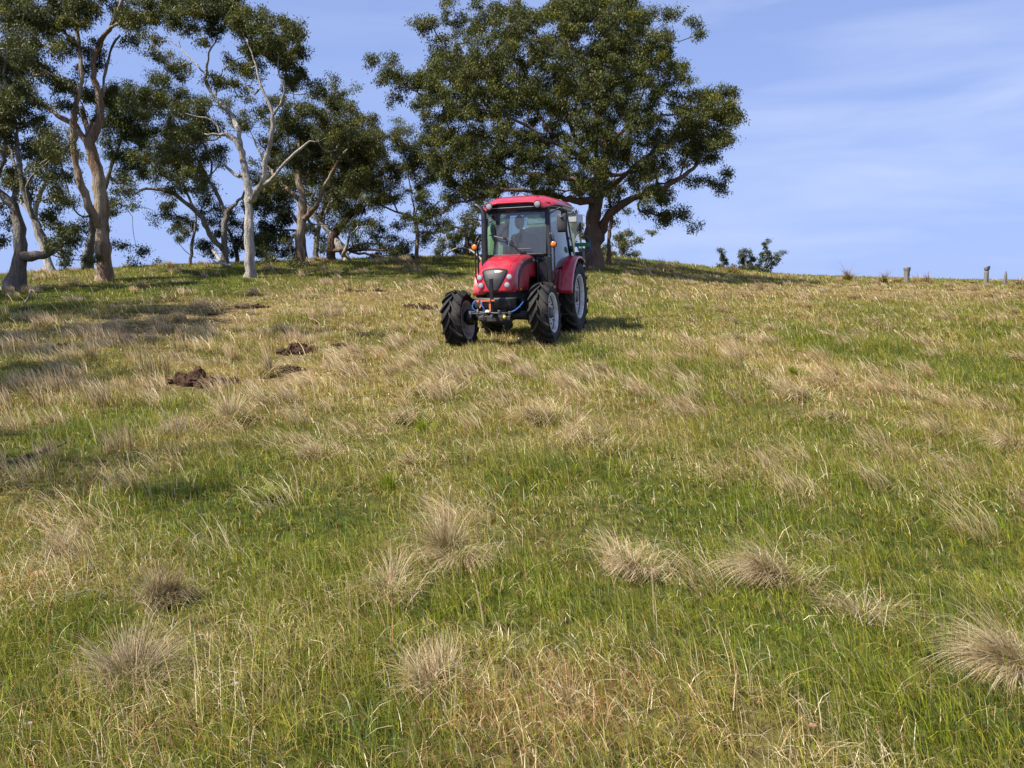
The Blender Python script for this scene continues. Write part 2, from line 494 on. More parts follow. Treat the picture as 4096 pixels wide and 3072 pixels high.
TRACK = []       # bare soil spots (x, y, radius): no grass there
def field(y0, y1, dens, per, hmin, hmax, wmin, seg, spread, side=1.25, lying=.22):
    """tillers of grass between distances y0 and y1; density per m2 of tillers"""
    A = side * 2 * .64 * (y1 ** 2 - y0 ** 2) / 2 + 2 * (y1 - y0) * 2.8
    n = int(A * dens)
    yy = np.sqrt(rng.uniform(y0 ** 2, y1 ** 2, n))
    xx = rng.uniform(-1, 1, n) * (yy * .64 * side + 2.8)
    dn = fbm(xx * 1.3, yy * 1.1, 51, 3)
    keep = rng.uniform(0, 1, n) < np.clip(.5 + 1.5 * (dn - .2), .5, 1)
    for (cx, cy, cr) in TRACK:
        keep &= ((xx - cx) ** 2 + (yy - cy) ** 2 > (cr * rng.uniform(.7, 1.15, n)) ** 2)
    xx = xx[keep]; yy = yy[keep]; n = len(xx)
    d = dryness(xx, yy)
    tall = np.clip((fbm(xx * 1.9 + 5, yy * 1.5, 77, 3) - .30) * 2.3, 0, 1.4)
    # repeat each tiller
    X = np.repeat(xx, per); Y = np.repeat(yy, per); N = n * per
    X = X + rng.normal(0, spread, N); Y = Y + rng.normal(0, spread, N)
    D = np.repeat(d, per)
    dry = rng.uniform(0, 1, N) < np.clip(.12 + .80 * D, 0, .93)
    hue = np.repeat(rng.integers(0, 5, n), per)
    mixh = rng.uniform(0, 1, N) < .35
    reg = np.repeat((fbm(xx * .9 + 40, yy * .8, 91, 3) * 9).astype(int) % 5, per)
    hue = np.where(mixh, rng.integers(0, 5, N), np.where(rng.uniform(0, 1, N) < .35, reg, hue))
    br = rng.uniform(.6, 1.38, N)[:, None] * np.repeat(rng.uniform(.85, 1.15, n), per)[:, None]
    col = np.where(dry[:, None], STRAWS[hue], GREENS[hue]) * br
    # yellowing of green blades where it is dry
    ym = (np.clip(D * 1.2, 0, 1) * .55)[:, None]
    col = np.where(dry[:, None], col, col * (1 - ym) + C(.32, .28, .035) * ym)
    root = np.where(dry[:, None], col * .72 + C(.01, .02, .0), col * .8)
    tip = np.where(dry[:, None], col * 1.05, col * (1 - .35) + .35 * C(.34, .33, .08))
    H = (hmin + (hmax - hmin) * rng.beta(2, 3, N)) * np.repeat(.58 + .72 * tall, per)
    H = np.where(dry, H * rng.uniform(.8, 1.25, N), H)
    lean = np.clip(rng.normal(.38, .2, N), .02, 1.0)
    mat_ = np.clip((D - .72) / .15, 0, 1)
    H = H * (1 - .35 * mat_)
    ly = rng.uniform(0, 1, N) < np.where(dry, lying * 1.6, lying * .6) * (1 + 1.1 * mat_)
    lean = np.where(ly, rng.uniform(.85, 1.08, N), lean)
    a = rng.uniform(0, 2 * math.pi, N)
    wv = np.stack([np.cos(a), np.sin(a)], 1) * np.where(ly, 1.0, .75)[:, None] + WIND * np.where(ly, .5, .8)[:, None]
    wv /= np.linalg.norm(wv, axis=1)[:, None]
    w = wmin * rng.uniform(.7, 1.4, N)
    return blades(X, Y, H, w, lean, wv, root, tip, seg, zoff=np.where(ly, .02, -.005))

DENS = 1.0
def build_clumps():
    """the many wind-swept straw wisps that stand a little above the sward"""
    r = np.random.default_rng(77); parts = []
    got = 0
    while got < 820:
        y = math.sqrt(r.uniform(3.2 ** 2, 46 ** 2)) if r.uniform() < .7 else r.uniform(3.5, 14); x = r.uniform(-1, 1) * (y * .74 + .5)
        if r.uniform() > .12 + .9 * float(dryness(x, y)) + .5 * math.exp(-((x + 5) / 6) ** 2 - ((y - 14) / 6) ** 2): continue
        if any((x - a) ** 2 + (y - b) ** 2 < (c * 1.2) ** 2 for a, b, c in TRACK): continue
        # not under the tractor
        if -1.2 < x < 2.6 and 11.3 < y < 17: continue
        got += 1
        n = int(r.uniform(40, 120)); wr = r.uniform(.06, .17) * (1 + .02 * y); h = r.uniform(.16, .34)
        a = r.uniform(0, 2 * math.pi, n); rr = np.sqrt(r.uniform(0, 1, n)) * wr
        X = x + np.cos(a) * rr; Y = y + np.sin(a) * rr * 1.2
        sweep = r.uniform(.5, .95) if x > -3 else r.uniform(.2, .7)
        ld = np.stack([np.cos(a), np.sin(a)], 1) * .35 + WIND * 1.2 + r.normal(0, .22, (n, 2)); ld /= np.linalg.norm(ld, axis=1)[:, None]
        w = max(.0032, y * .0009) * r.uniform(.7, 1.3, n)
        tip = STRAWS[r.integers(0, 3, n)] * r.uniform(.85, 1.2) * r.uniform(.85, 1.15, n)[:, None]
        parts.append(blades(X, Y, h * r.uniform(.4, 1.1, n), w, np.clip(r.normal(sweep * .8, .15, n), .05, .98), ld, tip * C(.38, .38, .25), tip, 3 if y < 14 else 2))
    V, F, c = join(parts)
    tag(link('straw_wisps', np_mesh('straw_wisps', V, F, c), TUS), 'wind-swept wisps of dead straw grass scattered over the slope', 'grass', kind='stuff')

def build_grass():
    near = [field(1.6, 4.2, 1200 * DENS, 6, .04, .19, .0027, 3, .022, lying=.32),
            field(4.2, 7.5, 720 * DENS, 6, .04, .18, .0036, 3, .028, lying=.30),
            field(7.5, 13, 360 * DENS, 6, .05, .20, .0055, 2, .04)]
    mid = [field(13, 22, 165 * DENS, 5, .05, .20, .0095, 2, .06),
           field(22, 40, 50 * DENS, 5, .06, .19, .020, 1, .10),
           field(40, 74, 14 * DENS, 5, .08, .24, .036, 1, .16)]
    for parts in (near + mid,):
        V, F, c = join(parts)
        me = np_mesh('grass', V, F, c)
        o = link('grass', me, grass_mat)
        tag(o, 'wind-blown green and straw grass covering the whole hillside', 'grass', kind='stuff')
    # loose tall stalks with seed heads
    n = 1300
    yy = np.sqrt(rng.uniform(1.8 ** 2, 26 ** 2, n)); xx = rng.uniform(-1, 1, n) * (yy * .8 + .6)
    D = dryness(xx, yy); k = rng.uniform(0, 1, n) < .25 + .6 * D; xx = xx[k]; yy = yy[k]; n = len(xx)
    h = rng.uniform(.18, .36, n); w = np.maximum(.0026, yy * .0006)
    a = rng.uniform(0, 6.3, n); ld = np.stack([np.cos(a), np.sin(a)], 1) * .5 + WIND; ld /= np.linalg.norm(ld, axis=1)[:, None]
    col = STRAWS[rng.integers(0, 3, n)] * rng.uniform(.8, 1.2, n)[:, None]
    lean = np.clip(rng.normal(.42, .2, n), .05, .9)
    ang = lean * 1.45; k2 = 4
    hr = np.repeat(h, k2) * np.tile([.78, .85, .92, .98], n); an = np.repeat(ang, k2)
    ldr = np.repeat(ld, k2, 0); tx = np.repeat(xx, k2) + hr * np.sin(an) * ldr[:, 0]; ty = np.repeat(yy, k2) + hr * np.sin(an) * ldr[:, 1]
    tz = ground(np.repeat(xx, k2), np.repeat(yy, k2)) + hr * np.cos(an) - ground(tx, ty)
    sh = blades(tx, ty, rng.uniform(.016, .034, n * k2), np.repeat(w, k2) * 2.0, np.clip(an / 1.45 + rng.normal(0, .2, n * k2), 0, 1), ldr, np.repeat(col, k2, 0), np.repeat(col, k2, 0) * 1.1, 2, zoff=tz)
    V, F, c = join([sh, blades(xx, yy, h, w, lean, ld, col * .9, col * 1.1, 3),
                    blades(xx + .004, yy, h * 1.02, w, lean, ld, col * .9, col * 1.1, 3, face=np.full(n, .2))])
    o = link('grass_stalks', np_mesh('grass_stalks', V, F, c), grass_mat)
    tag(o, 'loose tall straw stalks standing above the shorter green grass', 'grass', kind='stuff')

TUS = leafmat('tussock_blade', .6, .25, .2, (1.2, 1.1, .6))
def tussock(px, py, wpx, hpx, label, kind='straw', lean=.35, n=None, name='grass_tussock', cat='grass tussock', thick=1.0, spread=.9, group='straw tussocks on the slope'):
    b = gpix(px, py); D = b[1]
    wr = wpx * D / FPX / 2; h = hpx * D / FPX * 1.42
    n = int((n or 330) * 1.8)
    # several shoots, each leaning its own way, so that no tussock is a round dome
    K = int(rng.integers(4, 8)); R0 = wr * .55
    ka = rng.uniform(0, 6.3, K); kr = R0 * np.sqrt(rng.uniform(0, 1, K)) * .95; kh = rng.uniform(.45, 1.12, K); kh[0] = 1.1
    kl = np.clip(rng.normal(.15, .3, K), -.1, .7); kd = WIND * lean * 2.0 + rng.normal(0, .75, (K, 2)); pk = rng.choice(K, n, p=rng.dirichlet(np.ones(K) * 1.6))
    a = rng.uniform(0, 2 * math.pi, n); rr = np.sqrt(rng.uniform(0, 1, n)) * R0 * .42
    x = b[0] + np.cos(ka[pk]) * kr[pk] + np.cos(a) * rr; y = b[1] + np.sin(ka[pk]) * kr[pk] + np.sin(a) * rr
    H = h * kh[pk] * (.3 + .95 * rng.beta(1.5, 2.4, n))
    out = np.stack([np.cos(a), np.sin(a)], 1)
    ld = out * spread * .8 + kd[pk] + rng.normal(0, .35, (n, 2))
    ld /= np.linalg.norm(ld, axis=1)[:, None]
    le = np.clip(np.abs(rng.normal(.12, .18, n)) + kl[pk] + .35 * spread * rng.uniform(0, 1, n) + lean * .42, .02, 1.0)
    fl = rng.uniform(0, 1, n) < .20; le = np.where(fl, rng.uniform(.8, 1.05, n), le)       # broken stems
    w = max(.0027, D * .0007) * rng.uniform(.6, 1.3, n)
    if kind == 'green':
        base = GREENS[rng.integers(0, 4, n)] * .95; tip = GREENS[rng.integers(0, 3, n)] * 1.15
    else:
        tip = STRAWS[rng.integers(0, 3, n)] * rng.uniform(.85, 1.25, n)[:, None]
        if kind == 'grey': tip = tip * .66 + C(.02, .018, .02)
        if kind == 'rust': tip = C(.42, .25, .12) * rng.uniform(.7, 1.2, n)[:, None]
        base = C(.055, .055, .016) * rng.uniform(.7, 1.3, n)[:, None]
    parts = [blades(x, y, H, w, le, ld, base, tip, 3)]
    if kind != 'green':      # green new growth at the foot
        m = n // 2; a = rng.uniform(0, 6.3, m); rr = rng.uniform(.1, 1, m) * wr * .85
        parts.append(blades(b[0] + np.cos(a) * rr, b[1] + np.sin(a) * rr, h * rng.uniform(.2, .45, m), np.full(m, w.mean() * 1.1),
                            np.clip(rng.normal(.5, .2, m), .05, 1), np.stack([np.cos(a), np.sin(a)], 1), GREENS[rng.integers(0, 5, m)] * .8, GREENS[rng.integers(0, 5, m)] * 1.1, 2))
        # fallen straw round the foot
        m = n // 3; a = rng.uniform(0, 6.3, m); rr = rng.uniform(.3, 1.4, m) * wr; a2 = rng.uniform(0, 6.3, m)
        parts.append(blades(b[0] + np.cos(a) * rr, b[1] + np.sin(a) * rr, h * rng.uniform(.3, .7, m), np.full(m, w.mean()),
                            rng.uniform(.7, 1.0, m), np.stack([np.cos(a2), np.sin(a2)], 1), tip[:m] * .7, tip[:m] * .9, 2, zoff=.02))
    V, F, c = join(parts)
    me = np_mesh(name, V - b, F, c)
    o = link(name, me, TUS); o.location = tuple(b)
    return tag(o, label, cat, group)
# ------------------------------------------------------------------ trees
def barkmat(name, base, patch, dark, amt=.5, rough=.8, sc=2.2):
    m = bpy.data.materials.new(name); m.use_nodes = True
    n = m.node_tree; b = n.nodes['Principled BSDF']; b.inputs['Roughness'].default_value = rough
    b.inputs['Specular IOR Level'].default_value = .25
    t = n.nodes.new('ShaderNodeTexCoord'); mp = n.nodes.new('ShaderNodeMapping')
    mp.inputs['Scale'].default_value = (1.25, 1.25, .22); n.links.new(t.outputs['Object'], mp.inputs[0])
    def noise(s, d=8, ro=.6):
        q = n.nodes.new('ShaderNodeTexNoise'); q.inputs['Scale'].default_value = s; q.inputs['Detail'].default_value = d
        q.inputs['Roughness'].default_value = ro; n.links.new(mp.outputs[0], q.inputs['Vector']); return q.outputs['Fac']
    def ramp(v, a, c, hi=1.0):
        q = n.nodes.new('ShaderNodeMapRange'); q.inputs['From Min'].default_value = a; q.inputs['From Max'].default_value = c
        q.inputs['To Max'].default_value = hi; n.links.new(v, q.inputs['Value']); return q.outputs[0]
    def mix(f, A, B):
        q = n.nodes.new('ShaderNodeMix'); q.data_type = 'RGBA'; n.links.new(f, q.inputs['Factor'])
        if isinstance(A, tuple): q.inputs['A'].default_value = (*A, 1)
        else: n.links.new(A, q.inputs['A'])
        q.inputs['B'].default_value = (*B, 1); return q.outputs['Result']
    c = mix(ramp(noise(sc), .47, .54, amt), base, patch)
    c = mix(ramp(noise(sc * 3.1), .50, .68, .75), c, dark)
    c = mix(ramp(noise(sc * 11), .5, .75, .5), c, dark)
    n.links.new(c, b.inputs['Base Color'])
    w = noise(sc * 7); bp = n.nodes.new('ShaderNodeBump'); bp.inputs['Strength'].default_value = 1.0; bp.inputs['Distance'].default_value = .12
    n.links.new(w, bp.inputs['Height']); n.links.new(bp.outputs[0], b.inputs['Normal'])
    return m
BARK = {
 'white': barkmat('bark_white', (.50, .46, .39), (.33, .29, .24), (.20, .17, .14), .65),
 'tan': barkmat('bark_tan', (.40, .31, .21), (.24, .135, .07), (.085, .065, .05), .85),
 'grey': barkmat('bark_grey', (.25, .23, .20), (.19, .15, .11), (.09, .075, .06), .7),
 'brown': barkmat('bark_brown', (.17, .125, .095), (.22, .115, .06), (.055, .042, .035), .6),
 'dark': barkmat('bark_dark', (.11, .075, .055), (.15, .08, .05), (.045, .035, .03), .5),
}
leaf_mat = leafmat('gum_leaf', .52, .22, .22, (1.3, 1.25, .4))

TP = {'A': lambda x, y: (x / 5.105, y / 5.105),                 # tracing frames (enlarged crops of the photograph)
      'B': lambda x, y: (150 + x / 5.771, y / 5.771),
      'C': lambda x, y: (362.5 + x / 5.708, y / 5.708)}
TS = {'A': 5.105, 'B': 5.771, 'C': 5.708}

def leaves(cent, rad, per, size, tones, r_=None):
    """leaf sprays: cent (n,3), rad (n,), per leaves each"""
    r = r_ or rng
    n = len(cent); N = n * per
    c = np.repeat(cent, per, 0); rr = np.repeat(rad, per)
    # each spray is made of a few twiglets so that it has its own gaps
    tw = 7
    off = r.normal(0, 1, (n, tw, 3)); off /= np.linalg.norm(off, axis=2)[:, :, None] + 1e-6
    off *= r.uniform(.25, 1.0, (n, tw, 1)) * np.array([1, 1, .75])
    pick = r.integers(0, tw, (n, per))
    o = off[np.arange(n)[:, None], pick].reshape(-1, 3) * rr[:, None] * .85
    p = c + o + r.normal(0, .27, (N, 3)) * rr[:, None] * np.array([1, 1, .8])
    ax = r.normal(0, .55, (N, 3)) + np.array([0, 0, -.75]) + o * .25; ax /= np.linalg.norm(ax, axis=1)[:, None]
    sd = np.cross(ax, r.normal(0, 1, (N, 3))); sd /= np.linalg.norm(sd, axis=1)[:, None] + 1e-9
    L = size * r.uniform(.65, 1.35, N)[:, None]; Wd = L * r.uniform(.26, .42, N)[:, None]
    V = np.stack([p, p + ax * L * .45 + sd * Wd / 2, p + ax * L, p + ax * L * .45 - sd * Wd / 2], 1).reshape(-1, 3)
    F = np.arange(N * 4).reshape(N, 4)
    t = tones[r.integers(0, len(tones), N)] * np.repeat(r.uniform(.75, 1.3, n), per)[:, None] * r.uniform(.7, 1.35, N)[:, None]
    tc_ = np.repeat(r.uniform(0, 1, n) < .14, per)[:, None]                # sprays of olive or brownish new growth
    t = np.where(tc_, t * np.array([1.38, 1.22, .7]), t)
    Cc = np.repeat(t, 4, 0)
    return V, F, Cc

TON_OLIVE = np.array([[.092, .104, .028], [.070, .086, .026], [.122, .120, .034], [.058, .074, .026]]) * np.array([.86, .86, .68])
TON_GREY = np.array([[.100, .112, .046], [.080, .094, .040], [.130, .128, .050], [.068, .082, .036]]) * np.array([.86, .86, .68])
TON_DARK = np.array([[.060, .080, .032], [.050, .068, .030], [.085, .092, .038], [.045, .060, .028]]) * np.array([.86, .86, .68])

def inpoly(px, py, poly):
    x = px[:, None]; y = py[:, None]
    P = np.array(poly, float); Q = np.roll(P, -1, 0)
    c = ((P[:, 1] > y) != (Q[:, 1] > y)) & (x < (Q[:, 0] - P[:, 0]) * (y - P[:, 1]) / (Q[:, 1] - P[:, 1] + 1e-9) + P[:, 0])
    return c.sum(1) % 2 == 1

def tree(name, label, cat, group, fr, base, limbs, blobs, bark='grey', tones=TON_OLIVE, D=None, poly=None, npoly=0,
         clump=.42, per=110, lsize=.12, depth=.6, thin=1.0, holes=(), seed=1, dens=1.0, twig=.011, bare=0, ground_y=None, zshift=0):
    """limbs: lists of (x, y, radius, [depth offset m]) traced in frame fr; blobs: (x, y, r) of foliage"""
    r = np.random.default_rng(seed)
    T = TP[fr]; sc = TS[fr]
    bx, by = T(*base)
    if D is None:
        b = gpix(bx, by); D = b[1]
    else:
        b = at(bx, by, D); b[2] = ground(b[0], b[1])
    m2 = lambda v: v / sc * D / FPX          # traced length -> metres
    root = empty(name, b, label, cat, group)
    dz = b[2] - at(bx, by, D)[2]
    nodes = []; chains = []
    for li, lm in enumerate(limbs):
        pts = []
        doff = 0.0
        side = r.uniform(-1, 1)
        for i, q in enumerate(lm):
            x, y = T(q[0], q[1])
            if len(q) > 3: doff = q[3]
            elif li > 0 and i > 0: doff = doff + side * m2(math.hypot(q[0] - lm[i - 1][0], q[1] - lm[i - 1][1])) * .45
            if li > 0 and i == 0 and nodes:
                # start where the carrying limb really is
                P = np.array([n_[0] for n_ in nodes]); pr = proj(P)
                j = int(np.argmin(np.hypot(pr[:, 0] - x, pr[:, 1] - y)))
                if len(q) <= 3: doff = P[j][1] - D
            p = at(x, y, D + doff)
            if zshift: p[2] += zshift
            pts.append((p, max(m2(q[2]) * .9, .012)))
        if li == 0:
            p0 = pts[0][0].copy(); r0 = pts[0][1]
            p0[2] = ground(p0[0], p0[1]) - .25
            pts[0] = (pts[0][0], r0 * 1.0)
            pts.insert(0, (p0, r0 * 1.25))
        # resample smoothly
        P = np.array([p for p, _ in pts]); rd = np.array([q for _, q in pts])
        seg = np.concatenate([[0], np.cumsum(np.linalg.norm(np.diff(P, axis=0), axis=1))])
        k = max(4, int(seg[-1] / .22))
        tt = np.linspace(0, seg[-1], k)
        Pi = np.stack([np.interp(tt, seg, P[:, a]) for a in range(3)], 1)
        if k > 6:
            ker = np.array([.25, .5, .25])
            for _ in range(2):
                Q = Pi.copy()
                for a in range(3): Q[1:-1, a] = np.convolve(Pi[:, a], ker, 'valid')
                Pi = Q
        Pi[1:-1] += r.normal(0, .022, (k - 2, 3))
        ri = np.interp(tt, seg, rd) * (1 + .09 * r.normal(0, 1, k))
        chains.append([Pi, ri, None])
        for p, q in zip(Pi[1:], ri[1:]): nodes.append((p, q, len(chains) - 1))
    NP = [n_[0] for n_ in nodes]; NR = [n_[1] for n_ in nodes]; NC = [n_[2] for n_ in nodes]
    ntrunk = max(3, int(len(chains[0][0]) * .35))
    # foliage attractors
    att = []
    for bl in blobs:
        x, y, R0 = bl[:3]; dd = bl[3] if len(bl) > 3 else None
        X, Y = T(x, y); Rm = m2(R0)
        nb = max(2, int(dens * 2.3 * (Rm / clump) ** 2 * (1 + .5 * Rm / clump * depth)))
        near = min(range(len(NP)), key=lambda j: np.hypot(*(proj(NP[j])[0] - (X, Y)))) if dd is None else None
        base_d = dd if dd is not None else (NP[near][1] - D) * .6 + r.normal(0, .5)
        for _ in range(nb):
            v = r.normal(0, 1, 3); v /= np.linalg.norm(v); v *= r.uniform(.15, 1) ** .45
            p = at(X, Y, D + base_d) + v * np.array([Rm, Rm * 1.3 * depth / .6, Rm * .92]) * .86
            if zshift: p[2] += zshift
            att.append(p)
    if poly is not None:
        PP = np.array([T(*q) for q in poly]); lo = PP.min(0); hi = PP.max(0); c = (lo + hi) / 2; ext = (hi - lo) / 2
        got = 0
        cell = []
        while got < npoly:
            q = r.uniform(lo, hi, (400, 2)); q = q[inpoly(q[:, 0], q[:, 1], PP)]
            for s in q:
                if any(math.hypot(s[0] - T(h[0], h[1])[0], s[1] - T(h[0], h[1])[1]) < h[2] / sc and r.uniform() < .85 for h in holes): continue
                e = 1 - .55 * ((s[0] - c[0]) / ext[0]) ** 2 - .35 * ((s[1] - c[1]) / ext[1]) ** 2
                half = depth * ext[0] * D / FPX * math.sqrt(max(e, .05))
                dd = half * (r.choice([-1, 1]) * r.uniform(.1, 1) ** .6)
                p = at(s[0], s[1], D + dd)
                if cell and min(np.sum((np.array(cell[-260:]) - p) ** 2, axis=1)) < (clump * .85) ** 2: continue
                cell.append(p); att.append(p); got += 1
                if got >= npoly: break
    if not bare and len(limbs) > 1:        # every limb carries leaves at its end
        for li, (Pc, rc, _) in enumerate(chains[:len(limbs)]):
            if limbs[li][-1][2] / sc * D / FPX < .006: continue
            e = Pc[-1]; q = Pc[-1] - Pc[-4]; q = q / (np.linalg.norm(q) + 1e-6)
            for _ in range(int(7 * dens)):
                att.append(e + q * r.uniform(.1, 1.0) + r.normal(0, .42, 3) * np.array([1, 1, .8]) + np.array([0, 0, .12]))
    att = np.array(att) if att else np.zeros((0, 3))
    # grow twigs to every spray
    if len(att):
        NPa = np.array(NP)
        d0 = np.array([np.min(np.linalg.norm(NPa - a, axis=1)) for a in att])
        order = np.argsort(d0)
        counts = {}
        for ai in order:
            a = att[ai]
            NPa = np.array(NP)
            v = NPa - a; dist = np.linalg.norm(v, axis=1)
            cost = dist + .5 * np.maximum(v[:, 2], 0)         # prefer hosts below
            cost[:ntrunk] += 2.0
            j = int(np.argmin(cost)); h = NPa[j]; L = dist[j]
            if L < .12: continue
            k = max(3, int(L / .28)); t = np.linspace(0, 1, k + 1)[:, None]
            bend = r.normal(0, .13, 3) * L + np.array([0, 0, -.10 * L])
            path = h + (a - h) * t + bend * (t * (1 - t) * 2)
            path[1:-1] += r.normal(0, .035 * L ** .5, (k - 1, 3))
            ci = len(chains)
            chains.append([path, None, j])
            for p in path[1:]:
                NP.append(p); NR.append(None); NC.append(ci)
    # radii from the number of sprays carried
    starts = {}; s = len(nodes)
    for ci in range(len(limbs), len(chains)):
        starts[ci] = s; s += len(chains[ci][0]) - 1
    cnt = np.zeros(len(NP))
    for ci in range(len(chains) - 1, len(limbs) - 1, -1):
        m = len(chains[ci][0]) - 1; st = starts[ci]
        acc = 1 + cnt[st + m - 1]
        cs = np.zeros(m + 1); cs[m] = acc
        run = acc
        for i in range(m - 1, 0, -1):
            run += cnt[st + i - 1]; cs[i] = run
        cs[0] = run
        j = chains[ci][2]; cnt[j] += run
        hostr = NR[j] if NR[j] is not None else 1
        rr = twig * cs ** .46; rr[-1] *= .5
        chains[ci][1] = np.minimum(rr, hostr * .85)
    mb = MB()
    for ci, (P, rd, j) in enumerate(chains):
        big = rd[0] > .09
        n = 14 if rd[0] > .22 else (10 if big else (5 if rd[0] > .03 else 3))
        if ci == 0:
            # root flare and fluting of the trunk
            mb.tube(P, rd, 20, caps=True)
        else:
            mb.tube(P, rd, n, caps=big)
    V = np.array(mb.v) - b
    # lumpy bark relief on thick wood
    me = bpy.data.meshes.new('trunk'); me.from_pydata(V.tolist(), [], mb.f); me.update()
    tr = link('trunk', me, BARK[bark], root, smooth=True)
    n0 = len(chains[0][0]) * 20
    co = np.array([v.co[:] for v in me.vertices]); no = np.array([v.normal[:] for v in me.vertices])
    rad0 = np.repeat(chains[0][1], 20)
    ang = np.tile(np.arange(20) * 2 * math.pi / 20, len(chains[0][0]))
    hh = co[:n0, 2]
    flare = np.exp(-np.maximum(hh, 0) / (rad0.max() * 1.1)) * .35
    amp = rad0 * (.07 * np.sin(3 * ang + seed + hh * .8) + .05 * np.sin(5 * ang + 2 * seed - hh * 1.3)
                  + flare * np.maximum(0, np.sin(2.5 * ang + seed * 1.7)) + .26 * (fbm(ang * 2, hh * 1.6, seed, 4) - .5))
    co[:n0] += no[:n0] * amp[:, None]
    me.vertices.foreach_set('co', co.astype(np.float32).ravel()); me.update()
    if len(att) and not bare:
        V, F, c = leaves(att, clump * r.uniform(.75, 1.25, len(att)), int(per * thin * 3.0), lsize * .68, tones, r)
        cm = np_mesh('crown', V - b, [F], c)
        link('crown', cm, leaf_mat, root)
    return root
GG = 'gum trees along the left of the ridge'
